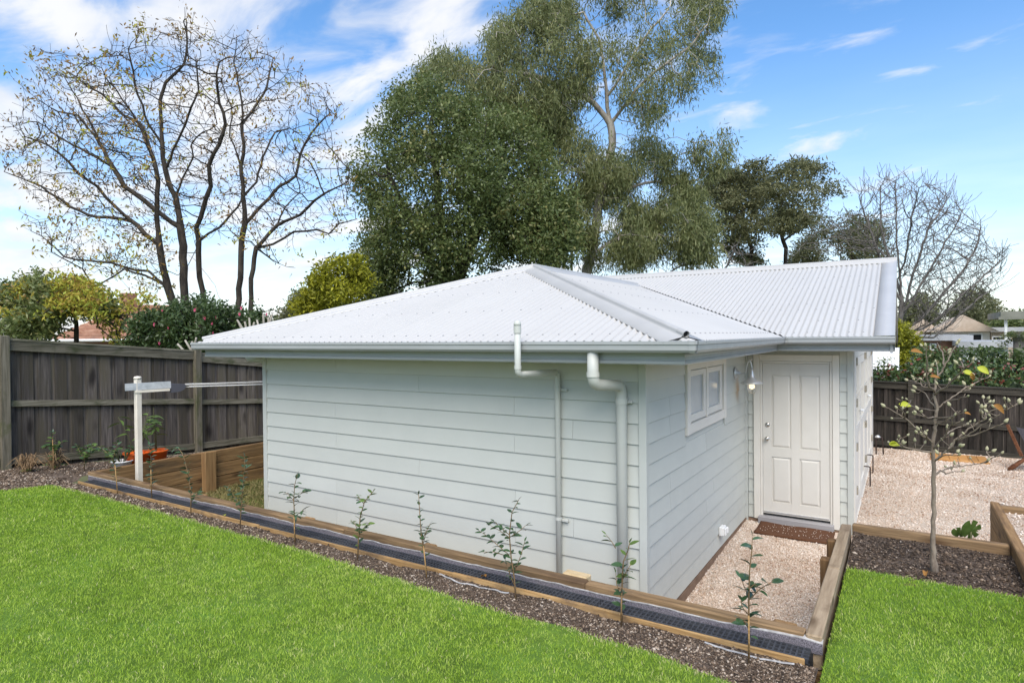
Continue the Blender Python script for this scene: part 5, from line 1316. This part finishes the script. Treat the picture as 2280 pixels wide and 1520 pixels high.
dense('golden_shrub', 'golden yellow leaved shrub overhanging the tiled roof', 14.6, [[(262, 800), (265, 740), (290, 690)]], [([(10, 690), (30, 630), (130, 605), (240, 640), (330, 650), (345, 690), (260, 700), (275, 740), (255, 770), (240, 730), (150, 690), (60, 720)], 1, 1.2)],
      300, 2, .035, 'leaf_gold', 15, .24, .10, .045, 63, gap=.50, gscale=1.3, dk=.3, step=.2, flat=.4, tm=.80, tc=.18)
T = Tree(12.4, 71); fr = treeroot('frangipani', 'leafless frangipani with stubby pale branches beside the gutter', 440, 790, 12.4, cat='shrub')
it = []
for (b, tips) in (((432, 800), [(395, 765), (412, 757), (428, 760), (437, 752)]), ((560, 760), [(528, 712), (545, 716), (555, 708), (533, 722), (566, 718)]), ((590, 760), [(572, 712), (586, 700), (598, 706), (606, 700)])):
    for t_ in tips:
        p0, p1 = at(*b, d=12.6), at(*t_, d=12.6+rs.uniform(-.3, .3)); it.append(([p0, (p0+p1)/2+np.array([rs.uniform(-.05, .05), 0, .0]), p1], [.026, .022, .019]))
for p_, q_ in it: part('branch', tubes_mesh('branch', [(p_, q_)], 7), 'frangipani', fr)

# ------------------------------------------------------------------ hedges and shrubs at right
def hedge(name, label, x0, x1, y, zt, thick, per, m, L, Wd, seed, tm=.5, zb=.3):
    rng = np.random.default_rng(seed); h = thing(name, label, 'hedge', ((x0+x1)/2, y, 0))
    n = int((x1-x0)*95); X = rng.uniform(x0, x1, n); top = np.array([zt+.10*nz(v, 0, 1.5)+.06*nz(v, 3, 5) for v in X])
    C = np.stack([X, y+rng.uniform(-thick, thick, n), zb+(top-zb)*rng.random(n)**.55], 1)
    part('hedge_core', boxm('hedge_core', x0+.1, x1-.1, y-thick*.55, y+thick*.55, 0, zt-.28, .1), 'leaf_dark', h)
    foliage('foliage', C, per, .2, L, Wd, m, h, rng, tmean=tm, tsd=.25)
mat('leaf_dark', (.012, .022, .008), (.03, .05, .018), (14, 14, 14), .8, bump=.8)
hedge('hedge', 'clipped photinia hedge with red tips just behind the dark fence', -.9, 5.2, 17.2, 1.74, .5, 26, 'leaf_hedge', .10, .055, 81, tm=.58)
hedge('hedge', 'taller green clipped hedge behind the photinia hedge', .3, 6.2, 21.0, 2.02, .6, 30, 'leaf_shrub', .11, .06, 82, tm=.7)
dense('gate_shrub', 'bright green shrub standing at the end of the gutter', 21.5, [[(1995, 840), (1996, 780), (1998, 740)]], [([(1975, 830), (1985, 740), (2000, 705), (2020, 735), (2055, 760), (2060, 800), (2030, 830)], 1, .6)], 120, 2, .06, 'leaf_lime', 50, .24, .11, .055, 83, gap=.3, gscale=1.2, dk=.35, step=.25, tm=.3)
dense('grey_shrub', 'grey leaved shrub before the small white roof', 17.6, [[(1960, 850), (1962, 825), (1965, 812)]], [([(1938, 850), (1945, 815), (1965, 800), (1995, 812), (2010, 850)], 1, .4)], 60, 2, .03, 'leaf_ever', 36, .16, .07, .03, 84, gap=.2, dk=.25, step=.18)
# small white shed roof behind the fence
shd = thing('garden_shed', 'small shed with white corrugated roof behind the back fence', 'shed', (-.6, 20.5, 0))
a_, b_2 = at(1925, 812, y=19.6), at(1992, 815, y=19.6)
part('wall', boxm('wall', a_[0]-.3, b_2[0], 19.7, 21.5, -.3, a_[2]-.05), 'render_cream', shd)
V = []; m_ = 110
for i in range(m_+1):
    x = a_[0]-.4+(b_2[0]-a_[0]+.5)*i/m_; h = .012*math.sin(i*math.pi/2)
    V += [(x, 19.5, a_[2]-.12+h), (x, 22.0, a_[2]+.42+h)]
part('roof', mesh_np('roof', V, [(i*2, i*2+2, i*2+3, i*2+1) for i in range(m_)], smooth=True), 'white_paint', shd)

# ------------------------------------------------------------------ houses beyond
def gable_roof(x0, x1, y0_, y1_, z0, z1): return as_mesh('roof', prism([(y0_, z0), (y1_, z0), ((y0_+y1_)/2, z1)], 'x', x0, x1))
# tiled roof behind the left fence
hl = thing('tiled_house', 'brick house with orange terracotta tiled roof behind the left fence', 'house', tuple(at(190, 770, d=24)[:2])+(-.5,))
e0, e1 = at(100, 758, d=23), at(330, 758, d=25); ax1 = (e1-e0); ax1[2] = 0; Lh = np.linalg.norm(ax1); ax1 /= Lh; bk = np.array([-ax1[1], ax1[0], 0])
zr = e0[2]; dpth, rise, rows_n = 3.2, 1.55, 11
bm = bmesh.new()
for r in range(rows_n):
    f0, f1 = r/rows_n, (r+1)/rows_n; V = []
    for f, zz in ((f0, zr+rise*f0+.035), (f1, zr+rise*f1)):
        V += [e0+ax1*(dpth*.95*f)+bk*dpth*f, e1+bk*dpth*f+ax1*3]
        V[-2][2] = zz; V[-1][2] = zz
    part('tile_course', mesh_np('tile_course', [V[0], V[1], V[3], V[2], V[0]-np.array([0, 0, .035]), V[1]-np.array([0, 0, .035])], [(0, 1, 2, 3), (4, 5, 1, 0)]), 'roof_tile', hl)
part('roof', mesh_np('roof', [e0+np.array([0, 0, -.02]), e0+ax1*dpth*.95+bk*dpth+np.array([0, 0, rise-.02]), e0+bk*dpth*2+np.array([0, 0, -.02])], [(0, 1, 2)]), 'roof_tile', hl)
part('wall', mesh_np('wall', [e0+bk*.4+ax1*.4+np.array([0, 0, -2.6]), e1+bk*.4+ax1*3+np.array([0, 0, -2.6]), e1+bk*.4+ax1*3, e0+bk*.4+ax1*.4], [(0, 1, 2, 3)]), 'brick', hl)
part('gutter', tubes_mesh('gutter', [([e0, e1+ax1*3], .06)], 6), 'white_paint', hl)
q_ = e0+bk*2.6+ax1*2.9; part('chimney', boxm('chimney', q_[0]-.25, q_[0]+.25, q_[1]-.25, q_[1]+.25, zr, zr+2.0, .02), 'brick', hl)
# pale buildings far at right
def building(name, label, u0, u1, vt_, y, dep, m, roofm, rise, wins, zb=-2.5):
    a, b = at(u0, vt_, y=y), at(u1, vt_, y=y); h = thing(name, label, 'building', ((a[0]+b[0])/2, y, zb))
    zt = (a[2]+b[2])/2
    wl = part('wall', boxm('wall', a[0], b[0], y, y+dep, zb, zt), m, h)
    if rise: part('roof', as_mesh('roof', prism([(a[0]-.4, zt), (b[0]+.4, zt), ((a[0]+b[0])/2, zt+rise)], 'y', y-.4, y+dep)), roofm, h)
    else: part('roof', boxm('roof', a[0]-.3, b[0]+.3, y-.35, y+dep, zt+.003, zt+.28), roofm, h)
    for (w0, w1, t0, t1) in wins:
        p, q = at(w0, t0, y=y), at(w1, t1, y=y)
        wd_ = part('window', boxm('window', p[0], q[0], y-.06, y+.02, q[2], p[2]), 'white_paint', h)
        part('pane', boxm('pane', p[0]+.08, q[0]-.08, y-.075, y-.062, q[2]+.08, p[2]-.08), 'dark', wd_)
building('cream_house', 'cream rendered house with pale gable roof beyond the hedges', 2085, 2204, 738, 46, 9, 'render_cream', 'brick_pale', 1.0, [(2155, 2188, 742, 764), (2100, 2125, 742, 762)])
building('brick_block', 'pale brick block with dark windows at the far right', 2206, 2330, 738, 50, 9, 'brick_pale', 'grey_roof', 0, [(2208, 2250, 748, 758), (2212, 2240, 760, 766), (2258, 2300, 748, 758), (2215, 2228, 768, 776)])
building('brick_house', 'low orange brick house seen through the bare branches', 2040, 2150, 758, 40, 6, 'brick', 'grey_roof', 0, [(2070, 2085, 764, 780)])
building('white_garage', 'white rendered low garage beyond the hedges', 2150, 2245, 773, 36, 5, 'white_paint', 'grey_roof', 0, [])
building('grey_house', 'grey blue roofed house behind the upswept bare tree', 2010, 2095, 745, 55, 8, 'render_cream', 'brick_pale', 1.2, [(2030, 2045, 752, 764)])
cp = thing('carport', 'flat olive carport roof on posts at the far right', 'carport', tuple(at(2260, 700, y=42)[:2])+(-2.5,))
c0, c1 = at(2228, 708, y=42), at(2340, 696, y=42)
part('roof', boxm('roof', c0[0], c1[0], 42, 48, c0[2], c0[2]+.35), 'carport_roof', cp)
part('fascia', boxm('fascia', c0[0]-.1, c1[0], 41.9, 41.99, c0[2]-.08, c0[2]+.06), 'carport_roof', cp)
for f in (.12, .85): xx = c0[0]*(1-f)+c1[0]*f; part('post', boxm('post', xx-.06, xx+.06, 42.2, 42.32, -2.5, c0[2]), 'white_paint', cp)
# dark trees and palm behind
for (lb, u, v, w_, h_, d_, m, sd_) in (('far dark tree left of the cream house', 2050, 705, 40, 45, 70, 'leaf_gum_far', 91), ('far dark tree above the cream house', 2170, 700, 75, 70, 75, 'leaf_gum_far', 92), ('low dark trees below the carport roof', 2262, 728, 50, 18, 66, 'leaf_ever', 93)):
    dense('far_tree', lb, d_, [[(u, v+60), (u, v+20), (u, v)]], [([(u-w_, v+h_*.6), (u-w_*.7, v-h_*.3), (u, v-h_), (u+w_*.6, v-h_*.5), (u+w_, v+h_*.6)], 1, 4)], 130, 3, .25, m, 40, 1.1, .4, .2, sd_, gap=.3, gscale=.3, dk=1.1, step=.6, gz=-2.5)
pm = thing('palm', 'shaggy green palm in front of the far brick block', 'palm', tuple(at(2268, 790, y=33)[:2])+(-2.5,))
pc = at(2268, 752, y=33); V = []; Fc = []; rs = random.Random(8); ti = []
for k in range(46):
    a = rs.uniform(0, 6.28); el = rs.uniform(-.3, 1.2); L = rs.uniform(.7, 1.15)
    for j in range(9):
        f = j/8; p = pc+np.array([math.cos(a)*math.cos(el)*L*f, math.sin(a)*math.cos(el)*L*f, math.sin(el)*L*f-.7*f*f*L])
        for sgn in (-1, 1):
            q = p+np.array([-math.sin(a)*sgn*.22, math.cos(a)*sgn*.22, -.12])*(1-f*.5); b = len(V); V += [p, p+np.array([math.cos(a)*.05, math.sin(a)*.05, 0]), q]; Fc.append((b, b+1, b+2)); ti.append(rs.random())
part('fronds', mesh_np('fronds', V, Fc, ti), 'leaf_ever', pm)
part('trunk', tubes_mesh('trunk', [([(pc[0], pc[1], -2.5), tuple(pc)], [.22, .18])], 8), 'bark_grey', pm)

# ------------------------------------------------------------------ young magnolia
mg_y = 5.55; b0 = at(2081, 1268, y=mg_y)
mg = thing('magnolia', 'young bare magnolia with fat buds and a few yellow leaves', 'tree', (b0[0], mg_y, .8))
S4 = lambda L: [(x/4.342+1850, y/4.342+750) for x, y in L]
T = Tree(1, 3)
trunk = [(2081, 1272)]+S4([(985, 2000), (995, 1700), (997, 1400), (990, 1150), (985, 1030), (1005, 900), (1010, 780), (1025, 690), (1000, 560), (1015, 470), (1010, 420), (1060, 350), (1110, 260), (1150, 180), (1210, 80)])
limbs = [trunk]+[S4(l) for l in (
    [(1010, 1330), (1080, 1290), (1180, 1255), (1300, 1240), (1490, 1215)], [(1085, 1285), (1110, 1320), (1200, 1300), (1270, 1305)], [(1000, 1200), (1060, 1140), (1130, 1090), (1200, 1000), (1330, 890), (1470, 800), (1560, 700), (1700, 700), (1810, 645)],
    [(1200, 1000), (1350, 930), (1500, 830), (1640, 745)], [(1210, 990), (1440, 930), (1560, 880), (1660, 830)], [(1500, 780), (1500, 700), (1470, 600)], [(1470, 800), (1460, 740), (1450, 690)],
    [(985, 1030), (930, 980), (870, 920), (740, 800), (640, 740), (530, 675)], [(720, 790), (700, 720), (660, 660), (690, 610)], [(720, 790), (590, 790)], [(970, 1110), (850, 1095), (700, 1065), (640, 1010), (660, 965)], [(690, 1065), (560, 1030)],
    [(1000, 780), (920, 775), (830, 740)], [(1005, 720), (860, 690), (750, 655), (770, 610)], [(1000, 690), (960, 620), (900, 530), (830, 540)], [(1025, 690), (1150, 600), (1260, 520), (1345, 505)], [(1100, 640), (1200, 600), (1310, 570)],
    [(1000, 560), (1100, 490), (1200, 400), (1290, 300), (1370, 250)], [(1290, 310), (1260, 230)], [(1250, 530), (1340, 470), (1440, 420), (1525, 385)], [(1440, 415), (1480, 350)], [(1000, 530), (940, 450), (920, 350), (930, 250), (920, 90)],
    [(1000, 520), (900, 480), (830, 440), (750, 425)], [(940, 470), (850, 400), (790, 395)], [(1040, 380), (1020, 260)], [(1100, 280), (1080, 150), (1030, 60)], [(1150, 190), (1240, 30)], [(1130, 800), (1180, 770), (1290, 730)], [(1040, 830), (1130, 800), (1250, 720)], [(1140, 1100), (1250, 1050)],
    [(1040, 1080), (1100, 950), (1170, 840), (1190, 760)], [(1130, 960), (1200, 880), (1320, 850)], [(1480, 1215), (1550, 1180), (1640, 1130)], [(1550, 1180), (1500, 1100)], [(1700, 690), (1680, 600)], [(1015, 1190), (1080, 1150), (1230, 1135)], [(970, 1010), (900, 960), (830, 925)], [(950, 990), (880, 890)])]
items = []; rsm = random.Random(6); starts = {}; tipsm = []
LP = []
for i, l in enumerate(limbs):
    if i == 0: d0 = 0.0; d1 = 0.0
    else:
        best = min(LP, key=lambda q: (q[0]-l[0][0])**2+(q[1]-l[0][1])**2); d0 = best[2]; d1 = d0+rsm.uniform(-.42, .42); l = [(best[0], best[1])]+l[1:]
    pts = []
    for a, b in zip(l, l[1:]):
        for j in range(4): pts.append((a[0]+(b[0]-a[0])*j/4, a[1]+(b[1]-a[1])*j/4))
    pts.append(l[-1]); W3 = []
    for k, (u, v) in enumerate(pts):
        f = k/(len(pts)-1); dd = d0+(d1-d0)*f; LP.append((u, v, dd)); W3.append(at(u, v, y=mg_y+dd)+np.array([rsm.gauss(0, .003) for _ in range(3)])*(0 < k))
    W3 = np.array(W3); n = len(W3)
    if i == 0: W3[0][2] = .78; rad = np.interp(np.arange(n)/(n-1), [0, .04, .1, .4, .7, 1], [.030, .019, .0155, .0125, .008, .0035])
    else: rad = np.linspace(.0085 if len(l) > 4 else .0055, .0028, n)
    items.append((W3, rad)); tipsm.append((W3[-1], W3[-1]-W3[-2]))
    if i:
        for k in range(3, n-1):
            if rsm.random() < .42:
                t_ = W3[k+1]-W3[k]; sd_ = np.array([rsm.gauss(0, 1), rsm.gauss(0, 1), rsm.uniform(.3, 1.4)]); sd_ /= np.linalg.norm(sd_); q = W3[k]+sd_*rsm.uniform(.02, .07); items.append(([W3[k], q], [.003, .002])); tipsm.append((q, q-W3[k]))
part('trunk', tubes_mesh('trunk', items, 7), 'bark_mag', mg)
bud = as_mesh('bud', lathe([(.001, 0), (.22, .12), (.3, .35), (.24, .65), (.1, .9), (.001, 1)], (0, 0, 0), 8))
bud.transform(Matrix.Rotation(math.pi/2, 4, 'Y')); bud.materials.append(MATS['bud'])
for p in bud.polygons: p.use_smooth = True
for p, dv in tipsm[:]:
    if rsm.random() < .8: place(bud, p, np.array(dv)/np.linalg.norm(dv)+np.array([0, 0, .5]), rsm.uniform(.022, .042), mg, 0, 'bud')
for (u, v, kd, s_, dv) in ((1415, 290, 'yellow', .10, (.75, -.3, -.45)), (1275, 335, 'yellow', .085, (1, -.1, -.25)), (1360, 345, 'rust', .07, (.2, -.2, -1)), (770, 140, 'rust', .09, (1, -.2, .1)), (655, 650, 'yellow', .10, (1, -.3, 0)), (560, 1035, 'yellow', .09, (1, -.2, .1)),
                          (1570, 655, 'rust', .10, (.8, -.2, -.5)), (960, 385, 'rust', .07, (.6, -.2, .1)), (1290, 735, 'rust', .05, (1, 0, 0)), (640, 1035, 'yellow', .06, (-1, -.2, .2))):
    uu, vv = S4([(u, v)])[0]; place(LEAF[kd], at(uu, vv, y=mg_y-.1), dv, s_*.8, mg, .9)
